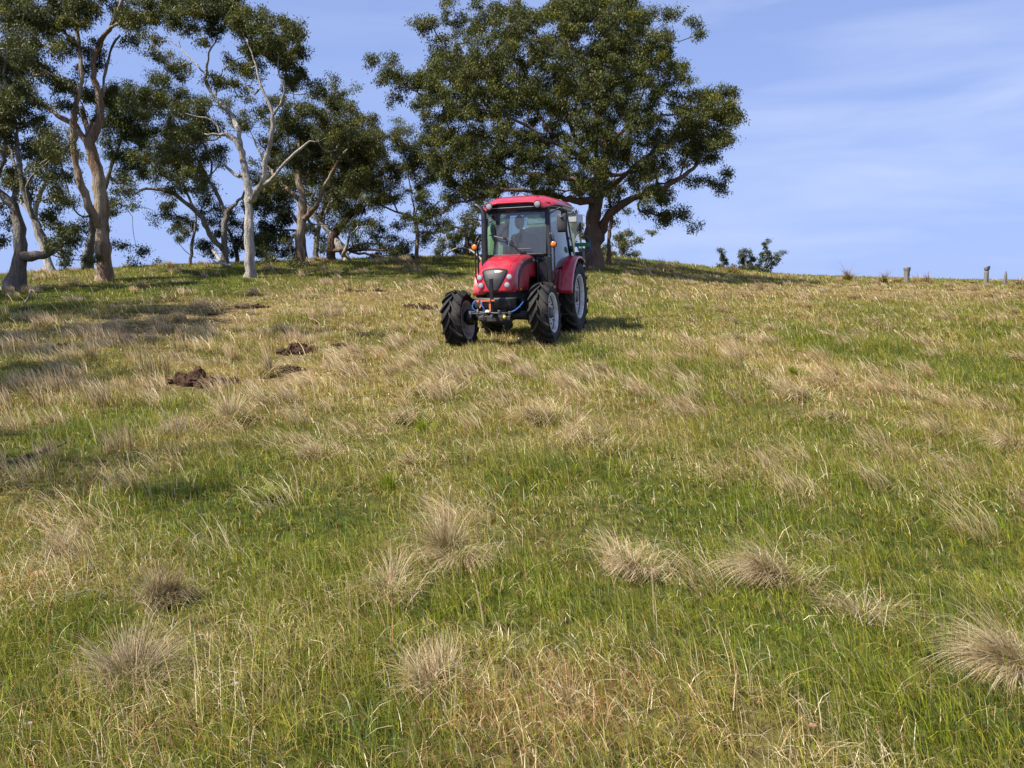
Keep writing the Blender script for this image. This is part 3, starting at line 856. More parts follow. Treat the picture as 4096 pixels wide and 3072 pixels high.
# big spreading gum behind the tractor
tree('gum_tree', 'huge spreading gum with dense round crown and brown trunk standing right behind the red tractor', 'tree', None, 'C', (1318, 1484), [
  [(1318, 1484, 56), (1310, 1400, 48), (1315, 1300, 46), (1322, 1200, 46), (1335, 1100, 44), (1350, 1030, 38), (1372, 960, 32), (1388, 890, 27), (1380, 800, 22), (1350, 730, 17), (1330, 640, 13), (1320, 540, 9), (1300, 420, 6)],
  [(1335, 1420, 26, .3), (1362, 1330, 30, .1), (1375, 1270, 30, -.2), (1400, 1225, 26, -.4), (1450, 1190, 24, -.5), (1505, 1148, 22, -.6), (1600, 1112, 19, -.9), (1700, 1090, 17, -1.2), (1765, 1040, 14, -1.3), (1850, 1000, 12, -1.3), (1920, 935, 10, -1.2), (1935, 860, 7, -1)],
  [(1345, 1095, 24, 0), (1420, 1060, 17, -.8), (1480, 1020, 14, -1.4), (1530, 960, 12, -1.8), (1600, 900, 10, -2), (1700, 850, 9, -2), (1800, 810, 8, -1.8), (1870, 755, 7, -1.6), (1960, 700, 5, -1.4)],
  [(1375, 1000, 20, 0), (1440, 1000, 14, .8), (1500, 990, 12, 1.2), (1560, 975, 10, 1.6), (1640, 980, 8, 2)],
  [(1315, 960, 20, 0), (1285, 915, 17, -.7), (1230, 890, 15, -1.4), (1170, 850, 14, -2), (1120, 815, 13, -2.4), (1050, 815, 12, -2.8), (1000, 770, 11, -3), (940, 720, 10, -3.1), (880, 690, 8, -3.2), (820, 670, 6, -3.2), (740, 640, 5, -3)],
  [(1290, 920, 16, -.5), (1260, 860, 13, -1), (1210, 780, 12, -1.6), (1180, 700, 10, -2), (1150, 620, 9, -2.2), (1120, 530, 6, -2.2)],
  [(1310, 1150, 26, -.2), (1220, 1142, 21, -.9), (1100, 1122, 17, -1.8), (980, 1092, 14, -2.6), (880, 1080, 11, -3), (790, 1082, 9, -3), (690, 1050, 6, -2.8)],
  [(800, 1085, 9, -2.9), (740, 1110, 8, -2.6), (660, 1140, 9, -2.4), (600, 1150, 8, -2.3), (540, 1145, 7, -2.2), (470, 1195, 6, -2.1), (420, 1235, 4, -2)],
  [(1350, 1040, 24, 0), (1180, 1020, 14, 1), (1020, 1000, 12, 1.9), (900, 985, 11, 2.4), (810, 950, 9, 2.6), (720, 925, 8, 2.6), (650, 890, 6, 2.5), (560, 850, 5, 2.3)],
  [(1385, 880, 20, 0), (1430, 800, 15, .7), (1500, 735, 11, 1.2), (1560, 640, 9, 1.6), (1600, 540, 7, 1.8), (1640, 430, 5, 1.8)],
  [(1372, 960, 18, 0), (1325, 880, 15, -.9), (1330, 760, 13, -1.4), (1360, 640, 10, -1.7), (1400, 500, 8, -1.9), (1420, 380, 6, -2)],
  [(1120, 815, 11, -2.4), (1030, 700, 9, -2.2), (960, 560, 8, -2), (880, 420, 7, -1.8), (790, 300, 6, -1.4), (700, 200, 4, -1)],
  [(1180, 700, 9, -2), (1230, 560, 8, -1.2), (1200, 400, 7, -.6), (1180, 260, 6, -.2), (1150, 120, 4, 0)],
  [(1050, 815, 10, -2.8), (900, 780, 8, -2), (760, 660, 8, -1.2), (640, 520, 7, -.6), (540, 400, 6, -.2), (470, 280, 4, 0)],
  [(760, 660, 7, -1.2), (600, 620, 6, -1.6), (450, 570, 5, -1.8), (300, 520, 4, -1.8), (210, 470, 3, -1.8)],
  [(1180, 1142, 12, -1.2), (1150, 1160, 8, -1.5), (1080, 1170, 5, -1.6)],
  [(1600, 1112, 10, -.9), (1560, 1210, 7, -1.2), (1640, 1210, 6, -1.4), (1740, 1250, 4, -1.4)],
  ], [(175, 410, 62), (190, 560, 46), (135, 450, 30), (215, 490, 50), (330, 150, 50), (450, 185, 48), (380, 130, 30), (470, 85, 38), (510, 10, 40), (650, 20, 46), (770, 70, 60),
      (330, 440, 76), (420, 390, 70), (560, 110, 50), (1720, 90, 30), (1800, 75, 44), (1890, 120, 40), (1930, 180, 26), (1640, 60, 36), (1550, 0, 60), (1350, -10, 80), (1200, 0, 80),
      (1700, 1230, 40), (1720, 1270, 24), (1640, 1190, 44), (1760, 1130, 50), (2060, 1070, 34), (2090, 980, 30), (2010, 1020, 40), (1880, 1010, 40),
      (2080, 560, 70), (2080, 680, 80), (2060, 790, 60), (1960, 540, 70), (1850, 460, 30), (1980, 920, 60), (1900, 850, 60), (1400, 1180, 30), (1330, 60, 60), (900, 60, 50),
      (400, 1210, 36), (350, 1130, 40), (500, 1140, 30), (620, 1110, 50)],
  bark='brown', tones=TON_OLIVE, D=34.5, poly=[(290, 600), (300, 470), (420, 330), (530, 190), (640, 110), (760, 60), (900, 60), (1080, 20), (1240, -40), (1500, -50), (1600, 90), (1700, 150),
    (1830, 270), (1845, 400), (1780, 480), (1800, 560), (1900, 520), (2060, 520), (2130, 640), (2120, 780), (1990, 850), (1900, 960), (1760, 950), (1700, 1010), (1780, 1100), (1660, 1180), (1560, 1110), (1540, 1060), (1450, 1090),
    (1330, 1120), (1200, 1090), (1020, 1100), (900, 1090), (760, 1120), (600, 1120), (480, 1100), (420, 1000), (360, 900), (330, 780), (370, 690)], npoly=1120,
  holes=[(1620, 1040, 40), (1200, 560, 20), (1720, 620, 50), (1760, 900, 50), (1500, 1060, 40), (1140, 1050, 40), (640, 250, 30), (520, 480, 26), (1270, 820, 30), (1440, 930, 40), (1050, 880, 24), (1800, 700, 40), (1600, 780, 24), (1200, 960, 40), (1560, 870, 30), (700, 420, 22)],
  clump=.40, per=112, lsize=.145, depth=.62, seed=11, dens=.95)

# tall pale gum left of centre
tree('gum_tree', 'tall smooth white gum with forked pale trunk and high crown leaning right', 'tree', GG, 'B', (580, 1600), [
  [(580, 1600, 34), (574, 1480, 30), (570, 1350, 29), (574, 1240, 27), (572, 1150, 27), (562, 1060, 23), (550, 960, 21), (525, 880, 19), (505, 815, 17), (470, 780, 15), (425, 760, 12), (398, 770, 8), (360, 792, 6), (300, 765, 4)],
  [(520, 850, 17), (518, 780, 16, .3), (510, 735, 16, .5), (488, 690, 15, .7), (450, 640, 14, .8), (418, 608, 12, .9), (375, 572, 11, 1), (348, 530, 10, 1), (325, 480, 10, 1), (314, 425, 9, .9), (335, 375, 8, .8), (330, 320, 6, .7), (352, 280, 5, .6), (390, 200, 4, .5)],
  [(574, 1160, 24), (605, 1125, 20, -.3), (650, 1070, 17, -.6), (655, 1000, 15, -.8), (664, 920, 15, -.9), (690, 830, 14, -1), (706, 740, 13, -1.1), (716, 660, 12, -1.2), (690, 600, 10, -1.2), (660, 550, 9, -1.2), (648, 500, 7, -1.2), (620, 440, 6, -1.2), (600, 340, 5, -1.2), (560, 230, 4, -1.1)],
  [(716, 660, 9), (745, 600, 8, -1.5), (790, 548, 7, -1.7), (770, 470, 6, -1.7), (735, 400, 5, -1.6), (740, 300, 4, -1.5)],
  [(648, 1070, 13), (690, 1050, 12, -.9), (730, 1010, 11, -1.1), (770, 950, 10, -1.3), (830, 890, 9, -1.5), (872, 858, 8, -1.5), (908, 808, 6, -1.5), (940, 800, 4, -1.5), (968, 820, 3, -1.4)],
  [(555, 1010, 13), (505, 1022, 11, .5), (468, 992, 10, .9), (440, 950, 8, 1.1), (400, 940, 6, 1.4), (350, 1010, 4, 1.6)],
  [(400, 765, 7), (372, 690, 6, .1), (330, 672, 6, 0), (250, 680, 5, -.2), (210, 655, 5, -.3), (150, 650, 3, -.4)],
  [(425, 765, 7), (370, 815, 6, .4), (290, 805, 6, .5), (215, 818, 5, .6), (185, 865, 3, .7)],
  [(320, 430, 8), (280, 390, 6, 1.3), (220, 325, 5, 1.6), (180, 270, 4, 1.8), (95, 228, 3, 2)],
  [(650, 500, 7), (600, 545, 5, -.6), (560, 500, 4, -.3)], [(375, 572, 7), (400, 430, 4, 1.3), (490, 340, 4, 1), (540, 330, 3, .8)]],
  [(640, 140, 80), (720, 110, 50), (810, 190, 75), (840, 280, 55), (700, 230, 90), (560, 270, 70), (520, 160, 80), (460, 50, 70), (310, 50, 90), (200, 110, 90), (90, 60, 80), (380, 170, 60), (880, 440, 60), (940, 480, 45),
   (820, 470, 60), (740, 340, 70), (590, 340, 50), (420, 20, 60), (230, 30, 70), (500, 510, 50), (430, 470, 50), (350, 430, 50), (640, 620, 50), (800, 360, 60), (300, 240, 25), (960, 530, 26), (560, 60, 40), (150, -20, 80), (350, -30, 80), (480, -40, 60), (150, 390, 20)],
  bark='white', tones=TON_OLIVE, clump=.34, per=115, lsize=.125, seed=5, dens=1.2)

# tall gum further left
tree('gum_tree', 'tall pale gum with flaking tan bark and three long stems, left of the white gum', 'tree', GG, 'A', (540, 1432), [
  [(540, 1432, 46), (530, 1300, 38), (520, 1180, 36), (515, 1050, 35), (508, 950, 34), (488, 850, 32), (462, 760, 30), (455, 715, 28), (490, 680, 22), (515, 610, 21), (512, 500, 19), (487, 420, 16), (470, 335, 12), (485, 260, 13), (520, 205, 12), (565, 150, 10), (598, 60, 9), (640, -40, 7)],
  [(522, 1165, 26), (470, 1085, 22, -.5), (420, 970, 20, -.7), (390, 860, 18, -.8), (378, 750, 17, -.8), (370, 620, 17, -.7), (395, 530, 14, -.6), (415, 400, 13, -.5), (412, 300, 11, -.4), (395, 180, 9, -.3), (370, 40, 7, -.2)],
  [(450, 740, 20), (400, 655, 15, .5), (330, 610, 14, .9), (270, 570, 13, 1.2), (185, 510, 12, 1.5), (110, 462, 10, 1.7), (20, 400, 8, 1.8)],
  [(400, 480, 10), (330, 430, 9, -1), (260, 390, 8, -1.3), (200, 350, 8, -1.5)],
  [(452, 690, 18), (440, 640, 15, .5), (425, 590, 15, .6), (420, 545, 12, .6)],
  [(455, 680, 12), (470, 620, 9, .2), (500, 590, 9, .2)],
  [(500, 225, 12), (545, 150, 10, -.5), (600, 120, 8, -.8), (700, 110, 6, -1), (752, 60, 5, -1.2)],
  [(395, 230, 8), (340, 180, 8, 0), (280, 110, 6, .3), (200, 60, 4, .5)],
  [(525, 500, 8), (530, 400, 7, .3), (555, 300, 9, .5), (575, 220, 7, .6), (615, 180, 5, .7)]],
  [(250, 90, 110), (430, 60, 90), (110, 230, 90), (330, 240, 70), (470, 250, 60), (130, 330, 90), (700, 120, 60), (780, 60, 70), (690, 225, 36), (560, 0, 60), (280, 430, 70), (430, 360, 40), (480, 320, 44),
   (60, 60, 90), (350, -20, 90), (230, 360, 50), (380, 130, 60), (200, 150, 70), (610, 80, 40), (340, 540, 50), (60, 130, 60), (150, 480, 60)],
  bark='tan', tones=TON_OLIVE, clump=.33, per=110, lsize=.125, seed=3, dens=1.15)

# gum at the left edge
tree('gum_tree', 'dark thick-trunked gum leaning at the left edge with one low bough to the right', 'tree', GG, 'A', (80, 1484), [
  [(80, 1484, 46), (92, 1370, 38), (105, 1290, 35), (105, 1180, 30), (85, 1080, 27), (55, 1020, 24), (0, 985, 19), (-70, 940, 18), (-140, 860, 12)],
  [(100, 1300, 32), (160, 1318, 27, -.2), (225, 1300, 23, -.4), (290, 1276, 19, -.5), (325, 1250, 10, -.4)],
  [(250, 1292, 17, -.45), (236, 1220, 14, -.6), (205, 1160, 14, -.6), (165, 1105, 14, -.6), (132, 1050, 14, -.6), (118, 960, 15, -.6), (100, 860, 13, -.5), (92, 750, 11, -.4), (90, 650, 8, -.3)],
  [(62, 1030, 20), (92, 970, 14, .4), (88, 880, 12, .6), (60, 800, 9, .8), (30, 700, 7, .9)],
  [(170, 1120, 10), (130, 1000, 8, -1), (150, 900, 7, -1.2), (210, 860, 5, -1.4)],
  [(-40, 960, 14), (20, 840, 10, -.5), (40, 560, 9, -.6), (20, 380, 8, -.6), (25, 250, 6, -.6)]],
  [(60, 650, 80), (40, 760, 70), (170, 640, 66), (20, 520, 80), (190, 900, 60), (280, 985, 60), (120, 950, 50), (240, 1080, 60), (330, 1270, 46), (380, 1230, 40), (330, 1330, 30), (60, 1140, 34), (0, 1250, 50), (180, 760, 70),
   (40, 380, 70), (0, 280, 70), (90, 520, 60), (-60, 600, 90), (-80, 800, 90), (250, 690, 40), (300, 1150, 36), (60, 900, 50), (-60, 1050, 60), (150, 1010, 40), (60, 450, 60)],
  bark='grey', tones=TON_GREY, clump=.32, per=105, lsize=.12, seed=8, dens=1.2)

tree('gum_tree', 'dense dark gum in the background left of the small pinkish-trunked one', 'tree', GG, 'B', (960, 1500), [
  [(960, 1500, 20), (955, 1420, 18), (970, 1330, 16), (1000, 1200, 13), (1040, 1050, 10), (1060, 900, 7)], [(965, 1350, 12), (900, 1250, 9), (820, 1100, 6)], [(985, 1250, 11), (1100, 1150, 8), (1220, 1050, 5)]],
  [(1010, 880, 100), (1120, 900, 90), (1220, 880, 80), (900, 960, 90), (1010, 1040, 90), (1160, 1020, 80), (1290, 960, 60), (820, 1040, 70), (1270, 1080, 50), (1080, 760, 80), (960, 780, 80), (860, 860, 80), (1180, 760, 70), (1290, 850, 40)],
  bark='grey', tones=TON_DARK, D=43, clump=.46, per=95, lsize=.165, seed=71, dens=1.05)
# pale leaning gum behind the left edge
tree('gum_tree', 'slim pale gum slanting behind the low bough at the left edge', 'tree', GG, 'A', (265, 1392), [
  [(265, 1392, 26), (235, 1300, 21), (195, 1210, 18), (172, 1110, 15), (190, 1010, 12), (260, 900, 8), (300, 800, 6)],
  [(172, 1110, 10), (120, 1040, 8, .6), (60, 960, 6, 1)]],
  [(300, 790, 70), (330, 900, 60), (250, 840, 60), (90, 930, 60), (340, 1010, 40), (210, 760, 70)], bark='white', tones=TON_GREY, D=34, clump=.36, per=95, lsize=.13, seed=21, dens=.9)
tree('gum_tree', 'double-stemmed grey gum half hidden behind the flaking-bark gum', 'tree', GG, 'A', (452, 1390), [
  [(452, 1390, 20), (455, 1280, 20), (472, 1180, 18), (470, 1090, 15), (520, 990, 12), (560, 880, 10), (600, 760, 8), (640, 640, 5)],
  [(440, 1385, 18, -.3), (425, 1330, 16, -.4), (440, 1280, 14, -.2)],
  [(560, 900, 7), (610, 960, 5, .4), (640, 900, 5, .6), (690, 930, 3, .8)],
  [(470, 1100, 9), (420, 1120, 5, -.4), (370, 1060, 5, -.7), (310, 830, 4, -1)],
  [(600, 980, 3), (640, 1050, 2.2, 0), (690, 1070, 1.6, 0), (740, 1050, 1.2, 0), (780, 1075, 1, 0)], [(640, 1050, 2.2), (680, 1110, 2, 0), (675, 1180, 1.6, 0), (690, 1235, 1, 0)]],
  [(610, 540, 100), (640, 680, 100), (650, 800, 90), (690, 460, 80), (560, 620, 80), (600, 900, 60), (600, 1020, 44), (575, 1085, 26), (700, 560, 80), (720, 690, 70), (570, 760, 70), (700, 820, 60), (640, 440, 50), (560, 500, 50), (350, 900, 40), (360, 1020, 40)],
  bark='grey', tones=TON_DARK, D=36, clump=.42, per=105, lsize=.14, seed=22, dens=1.0)

# trees behind the white gum
tree('gum_tree', 'grey gum with long slanting limbs behind and left of the white gum', 'tree', GG, 'B', (428, 1512), [
  [(428, 1512, 24), (425, 1440, 21), (432, 1330, 19), (436, 1250, 18), (455, 1200, 14), (500, 1165, 10), (535, 1155, 8), (560, 1080, 6)],
  [(436, 1240, 14), (405, 1160, 13, .3), (372, 1085, 12, .5), (338, 1040, 10, .6), (300, 960, 8, .8), (240, 860, 7, 1)],
  [(420, 1440, 18), (370, 1390, 18, -.5), (330, 1320, 17, -.8), (290, 1245, 16, -1), (240, 1200, 14, -1.2), (180, 1150, 13, -1.4), (100, 1098, 12, -1.6), (10, 1080, 9, -1.8), (-60, 1100, 6, -2)],
  [(290, 1245, 9), (210, 1130, 8, -.8), (180, 1000, 7, -.6), (200, 860, 6, -.5), (240, 700, 5, -.4)],
  [(338, 1040, 8), (360, 960, 7, 1), (330, 850, 6, 1.2), (160, 700, 5, 1.4), (120, 560, 4, 1.5)]],
  [(100, 620, 100), (200, 570, 80), (60, 520, 66), (120, 400, 50), (80, 350, 40), (190, 400, 40), (230, 690, 100), (60, 770, 90), (180, 810, 100), (300, 720, 90), (380, 730, 60), (100, 900, 90), (230, 920, 100), (60, 1000, 70), (200, 1040, 80),
   (300, 1070, 70), (350, 900, 80), (440, 860, 60), (320, 1130, 44), (150, 970, 80), (10, 650, 80), (0, 880, 80), (290, 600, 60), (40, 450, 40), (420, 620, 60), (140, 1080, 30)],
  bark='grey', tones=TON_OLIVE, D=35, clump=.42, per=100, lsize=.14, seed=31, dens=1.05)
tree('gum_tree', 'small thin gum with sparse low foliage in the gap left of the white gum', 'tree', GG, 'B', (232, 1524), [
  [(232, 1524, 10), (245, 1410, 9), (262, 1330, 8), (275, 1270, 6), (250, 1210, 4)]],
  [(170, 1270, 40), (100, 1205, 40), (70, 1190, 24), (200, 1340, 44), (270, 1290, 44), (170, 1370, 26), (150, 1310, 36), (230, 1240, 40)], bark='grey', tones=TON_GREY, D=36, clump=.3, per=85, lsize=.12, seed=33, dens=.8)
tree('gum_tree', 'low bushy gum close behind the foot of the white gum', 'tree', GG, 'B', (505, 1508), [
  [(505, 1508, 12), (500, 1430, 11), (470, 1360, 8), (440, 1300, 6)], [(500, 1440, 8), (540, 1350, 6), (560, 1250, 5)]],
  [(480, 1260, 50), (370, 1250, 44), (500, 1360, 56), (490, 1440, 50), (340, 1420, 44), (300, 1400, 34), (380, 1370, 40), (540, 1290, 50), (340, 1460, 30), (560, 1400, 40), (320, 1240, 24)], bark='grey', tones=TON_DARK, D=38, clump=.38, per=100, lsize=.14, seed=34)
tree('gum_tree', 'bushy dark gum between the white gum and the reddish forked gum', 'tree', GG, 'B', (893, 1500), [
  [(893, 1500, 15), (888, 1400, 14), (880, 1320, 12), (830, 1240, 9), (760, 1180, 7)], [(885, 1340, 9), (800, 1320, 7), (720, 1330, 5)], [(890, 1420, 8), (790, 1450, 5), (700, 1440, 4)]],
  [(640, 1200, 80), (720, 1170, 80), (650, 1330, 80), (740, 1290, 70), (700, 1420, 70), (630, 1450, 54), (780, 1440, 54), (800, 1250, 60), (640, 1080, 60), (760, 1100, 60), (790, 1360, 50), (900, 1300, 50), (600, 1160, 50), (840, 1470, 26), (680, 1485, 40)],
  bark='grey', tones=TON_DARK, D=38, clump=.42, per=105, lsize=.15, seed=35, dens=1.05)
tree('gum_tree', 'gnarled gum with reddish forked trunk right of the white gum', 'tree', GG, 'B', (872, 1540), [
  [(872, 1540, 30), (858, 1440, 28), (866, 1340, 26), (880, 1240, 24), (880, 1140, 23), (852, 1020, 17), (850, 930, 14), (860, 820, 10), (880, 720, 7)],
  [(885, 1270, 18), (930, 1222, 15, -.4), (980, 1165, 13, -.7), (1000, 1075, 12, -1), (1050, 1000, 9, -1.2), (1085, 920, 7, -1.4), (1140, 860, 4, -1.5)],
  [(855, 1140, 15), (785, 1092, 12, .5), (735, 1035, 10, .8), (690, 970, 8, 1), (640, 905, 6, 1.2), (600, 800, 4, 1.3)],
  [(850, 1340, 8), (805, 1380, 8, -.3), (798, 1430, 7, -.3), (815, 1460, 4, -.3)],
  [(880, 1060, 11), (930, 960, 9, .6), (960, 840, 8, 1), (1000, 720, 6, 1.2), (1050, 640, 4, 1.3)],
  [(855, 960, 9), (800, 860, 7, -.5), (790, 740, 5, -.8)],
  [(990, 1120, 8), (1080, 1080, 6, -.4), (1160, 980, 5, -.2), (1200, 860, 4, 0)]],
  [(700, 830, 80), (840, 700, 80), (930, 640, 60), (1060, 630, 56), (1170, 640, 56), (1250, 680, 34), (800, 900, 80), (950, 850, 90), (1080, 800, 90), (1180, 800, 80), (1080, 950, 90), (1200, 930, 90), (950, 1000, 70), (700, 1060, 60),
   (860, 620, 40), (1260, 790, 40), (1000, 720, 70), (1340, 780, 22), (1140, 720, 60), (1300, 860, 40), (880, 780, 70), (740, 720, 60), (1040, 560, 26), (1240, 1020, 60), (870, 920, 70), (1050, 1060, 60), (1160, 1050, 60), (700, 950, 60), (1300, 770, 20)],
  bark='tan', tones=TON_GREY, clump=.37, per=110, lsize=.135, seed=36, dens=1.35)
tree('gum_tree', 'pale trunk slanting steeply left beside the dark trunk, under dense foliage', 'tree', GG, 'B', (1138, 1494), [
  [(1138, 1494, 28), (1102, 1432, 27), (1062, 1362, 23), (1002, 1302, 19), (950, 1252, 15), (905, 1190, 10), (880, 1120, 6)],
  [(1110, 1480, 12, -.5), (1140, 1420, 10, -.6), (1150, 1350, 8, -.6), (1200, 1310, 5, -.6)], [(1000, 1300, 9), (1010, 1200, 7, .4), (1080, 1130, 5, .6)]],
  [(1100, 1120, 80), (1200, 1090, 80), (1120, 1210, 80), (1010, 1190, 80), (1200, 1200, 60), (1060, 1290, 50), (1180, 1300, 40), (960, 1130, 60), (1120, 1300, 50)], bark='white', tones=TON_OLIVE, D=38, clump=.42, per=100, lsize=.145, seed=37)
tree('gum_tree', 'dark-trunked gum with low drooping branches sweeping right along the ridge', 'tree', GG, 'B', (1040, 1494), [
  [(1040, 1494, 27), (1038, 1410, 25), (1075, 1340, 24), (1130, 1280, 18), (1190, 1200, 12), (1240, 1150, 8)],
  [(1045, 1450, 14), (1100, 1440, 13, -.3), (1200, 1440, 10, -.5), (1300, 1440, 7, -.6), (1400, 1450, 4, -.6)], [(1150, 1450, 8), (1260, 1470, 7, -.6), (1340, 1480, 5, -.7), (1420, 1470, 3, -.7)],
  [(1180, 1220, 9), (1260, 1180, 7, 0), (1290, 1190, 4, 0)]],
  [(1240, 1400, 50), (1330, 1400, 50), (1420, 1370, 44), (1470, 1440, 34), (1340, 1320, 40), (1390, 1440, 34), (1280, 1340, 40), (1200, 1350, 40), (1430, 1310, 24), (1180, 1440, 30), (1240, 1270, 40), (1020, 1390, 30), (980, 1440, 30), (1300, 1470, 24)],
  bark='dark', tones=TON_DARK, D=38, clump=.38, per=95, lsize=.14, seed=38)
tree('gum_tree', 'small slender gum on the ridge with pinkish trunk and low forking branches', 'tree', GG, 'C', (313, 1466), [
  [(313, 1466, 13), (314, 1370, 12), (314, 1300, 13), (298, 1245, 10), (250, 1225, 8), (190, 1205, 6), (130, 1188, 5), (80, 1160, 4)],
  [(316, 1270, 9), (325, 1240, 7, .2), (345, 1215, 6, .3), (390, 1190, 5, .4), (440, 1150, 4, .6)], [(300, 1245, 8), (298, 1190, 6, -.3), (290, 1150, 4, -.4), (270, 1050, 4, -.6), (240, 930, 3, -.8)],
  [(300, 1240, 5), (340, 1120, 4, .7), (330, 980, 4, .9)], [(200, 1208, 5), (170, 1120, 4, -.3), (120, 1000, 3, -.4)]],
  [(100, 900, 80), (200, 800, 66), (235, 745, 40), (300, 850, 70), (280, 960, 80), (150, 1000, 80), (60, 850, 60), (330, 1050, 70), (220, 1090, 50), (50, 1060, 60), (20, 980, 60), (390, 1000, 60), (380, 1210, 40), (340, 1280, 40), (250, 1240, 24),
   (350, 1370, 24), (360, 1320, 26), (60, 760, 24), (110, 1130, 30), (-10, 870, 50), (190, 940, 60)], bark='tan', tones=TON_GREY, D=37, clump=.38, per=95, lsize=.13, seed=41, dens=1.15)
tree('gum_tree', 'bushy drooping gum whose crown shows just left of the tractor cab', 'tree', GG, 'C', (600, 1470), [
  [(600, 1470, 18), (590, 1400, 15), (600, 1330, 12), (560, 1290, 8), (500, 1300, 5)], [(595, 1380, 9), (640, 1310, 7), (660, 1240, 5)]],
  [(580, 1270, 40), (640, 1260, 40), (540, 1330, 56), (620, 1330, 60), (480, 1300, 40), (450, 1390, 36), (540, 1400, 50), (630, 1400, 50), (430, 1430, 20), (560, 1450, 40), (640, 1450, 40), (490, 1260, 26), (600, 1230, 26)],
  bark='dark', tones=TON_OLIVE, D=41, clump=.38, per=95, lsize=.15, seed=42)
tree('gum_tree', 'thin grey sapling trunk standing just right of the huge gum', 'tree', None, 'C', (1408, 1466), [
  [(1408, 1466, 14), (1402, 1400, 11), (1412, 1330, 11), (1422, 1250, 12), (1420, 1180, 10), (1400, 1110, 8), (1420, 1040, 6)], [(1415, 1300, 4), (1395, 1290, 4), (1385, 1292, 2)]],
  [(1430, 1060, 40), (1500, 1090, 36), (1480, 1170, 24), (1440, 1110, 26)], bark='brown', tones=TON_DARK, D=37, clump=.34, per=90, lsize=.13, seed=43, dens=.7)
tree('gum_tree', 'low bushy gum crown rising behind the ridge right of the huge trunk', 'tree', 'low trees showing behind the ridge', 'C', (1480, 1476), [
  [(1480, 1476, 10), (1478, 1430, 8), (1460, 1390, 6), (1470, 1350, 4)], [(1480, 1450, 6), (1520, 1420, 4)]],
  [(1460, 1370, 36), (1500, 1400, 40), (1400, 1390, 40), (1430, 1430, 44), (1500, 1450, 40), (1545, 1465, 26), (1370, 1440, 34), (1380, 1480, 34), (1460, 1340, 20)],
  bark='grey', tones=TON_GREY, D=46, clump=.36, per=90, lsize=.17, seed=44, dens=.5)
tree('gum_tree', 'sparse little gum behind the ridge in the gap between cab and huge trunk', 'tree', 'low trees showing behind the ridge', 'C', (1250, 1478), [
  [(1250, 1478, 9), (1252, 1420, 8), (1240, 1350, 6), (1250, 1290, 4)]],
  [(1240, 1310, 30), (1265, 1350, 26), (1230, 1380, 36), (1270, 1420, 30), (1225, 1280, 16), (1240, 1450, 34)], bark='grey', tones=TON_GREY, D=48, clump=.36, per=80, lsize=.16, seed=45, dens=.8)
# three far trees over the shoulder of the hill
def far_tree(label, cx, blobs, trunk, seed, D=84):
    T0 = 2212 / 1396.0
    f = lambda x, y: ((2700 + x / T0) / 4, (900 + y / T0) / 4)
    TP['F'] = f; TS['F'] = T0 * 4
    return tree('gum_tree', label, 'tree', 'three far small gums over the shoulder of the hill', 'F', cx, trunk, blobs, bark='grey', tones=TON_DARK * 1.05, D=D, clump=.42, per=60, lsize=.24, seed=seed, dens=.7, twig=.03)
far_tree('leftmost of the three far gums, thin with one round tuft on top', (325, 330), [(290, 165, 14), (302, 200, 20), (290, 250, 24), (325, 230, 20), (350, 260, 24), (310, 280, 34), (345, 290, 30), (300, 205, 12), (275, 275, 14)], [[(325, 330, 6), (315, 280, 5), (300, 230, 4), (295, 190, 3), (288, 160, 2)]], 51)
far_tree('middle of the three far gums, the tallest and bushiest', (460, 330), [(430, 165, 24), (410, 190, 18), (470, 180, 22), (430, 210, 30), (470, 220, 30), (420, 260, 30), (460, 270, 40), (490, 215, 16), (500, 280, 22), (410, 285, 26), (440, 240, 30)], [[(460, 330, 8), (455, 270, 7), (445, 220, 5), (432, 170, 3)]], 52)
far_tree('rightmost of the three far gums, ragged with a tuft leaning right', (575, 335), [(545, 190, 16), (600, 175, 18), (570, 220, 26), (545, 245, 26), (600, 210, 14), (575, 270, 30), (625, 240, 14), (540, 285, 26), (590, 290, 26), (605, 265, 12), (525, 265, 20)], [[(575, 335, 7), (580, 280, 5), (590, 220, 4), (602, 175, 2.5)], [(580, 290, 4), (610, 255, 2.5), (628, 238, 2)]], 53, D=80)

# gums standing outside the frame on the left, whose shade falls on the slope
def side_tree(x, y, H, seed, label):
    r = np.random.default_rng(seed)
    px, py = 512 + FPX * x / y, proj([(x, y, float(ground(x, y)))])[0, 1]
    s = FPX / y
    TP['S'] = lambda a, b: (px + a * s, py - b * s)
    TS['S'] = y / FPX
    lim = [[(0, 0, .34), (.1, H * .25, .27), (-.15, H * .45, .22), (.2, H * .65, .15), (.1, H * .85, .07)],
           [(-.05, H * .38, .16), (-1.4, H * .55, .11), (-2.6, H * .72, .06)], [(.1, H * .45, .14), (1.5, H * .58, .1), (2.6, H * .72, .05)]]
    bl = [(r.uniform(-3.4, 3.2), H * r.uniform(.55, .98), r.uniform(.7, 1.2), r.uniform(-2.6, 2.6)) for _ in range(20)]
    return tree('gum_tree', label, 'tree', None, 'S', (0, 0), lim, bl, bark='tan', tones=TON_OLIVE, D=y, clump=.42, per=70, lsize=.16, seed=seed, dens=.40)
side_tree(-13.6, 9.3, 12, 61, 'gum outside the left of the photograph shading the lower slope')
side_tree(-16.5, 16.0, 13, 62, 'gum outside the left of the photograph shading the slope under the trees')
side_tree(-22.0, 20.5, 12, 63, 'gum outside the left of the photograph beyond the other two')
side_tree(-18.5, 13.2, 14, 64, 'gum outside the left of the photograph, tallest of the ones shading the slope')
side_tree(-14.2, 5.8, 11.5, 65, 'gum outside the left of the photograph, the nearest one to the camera')
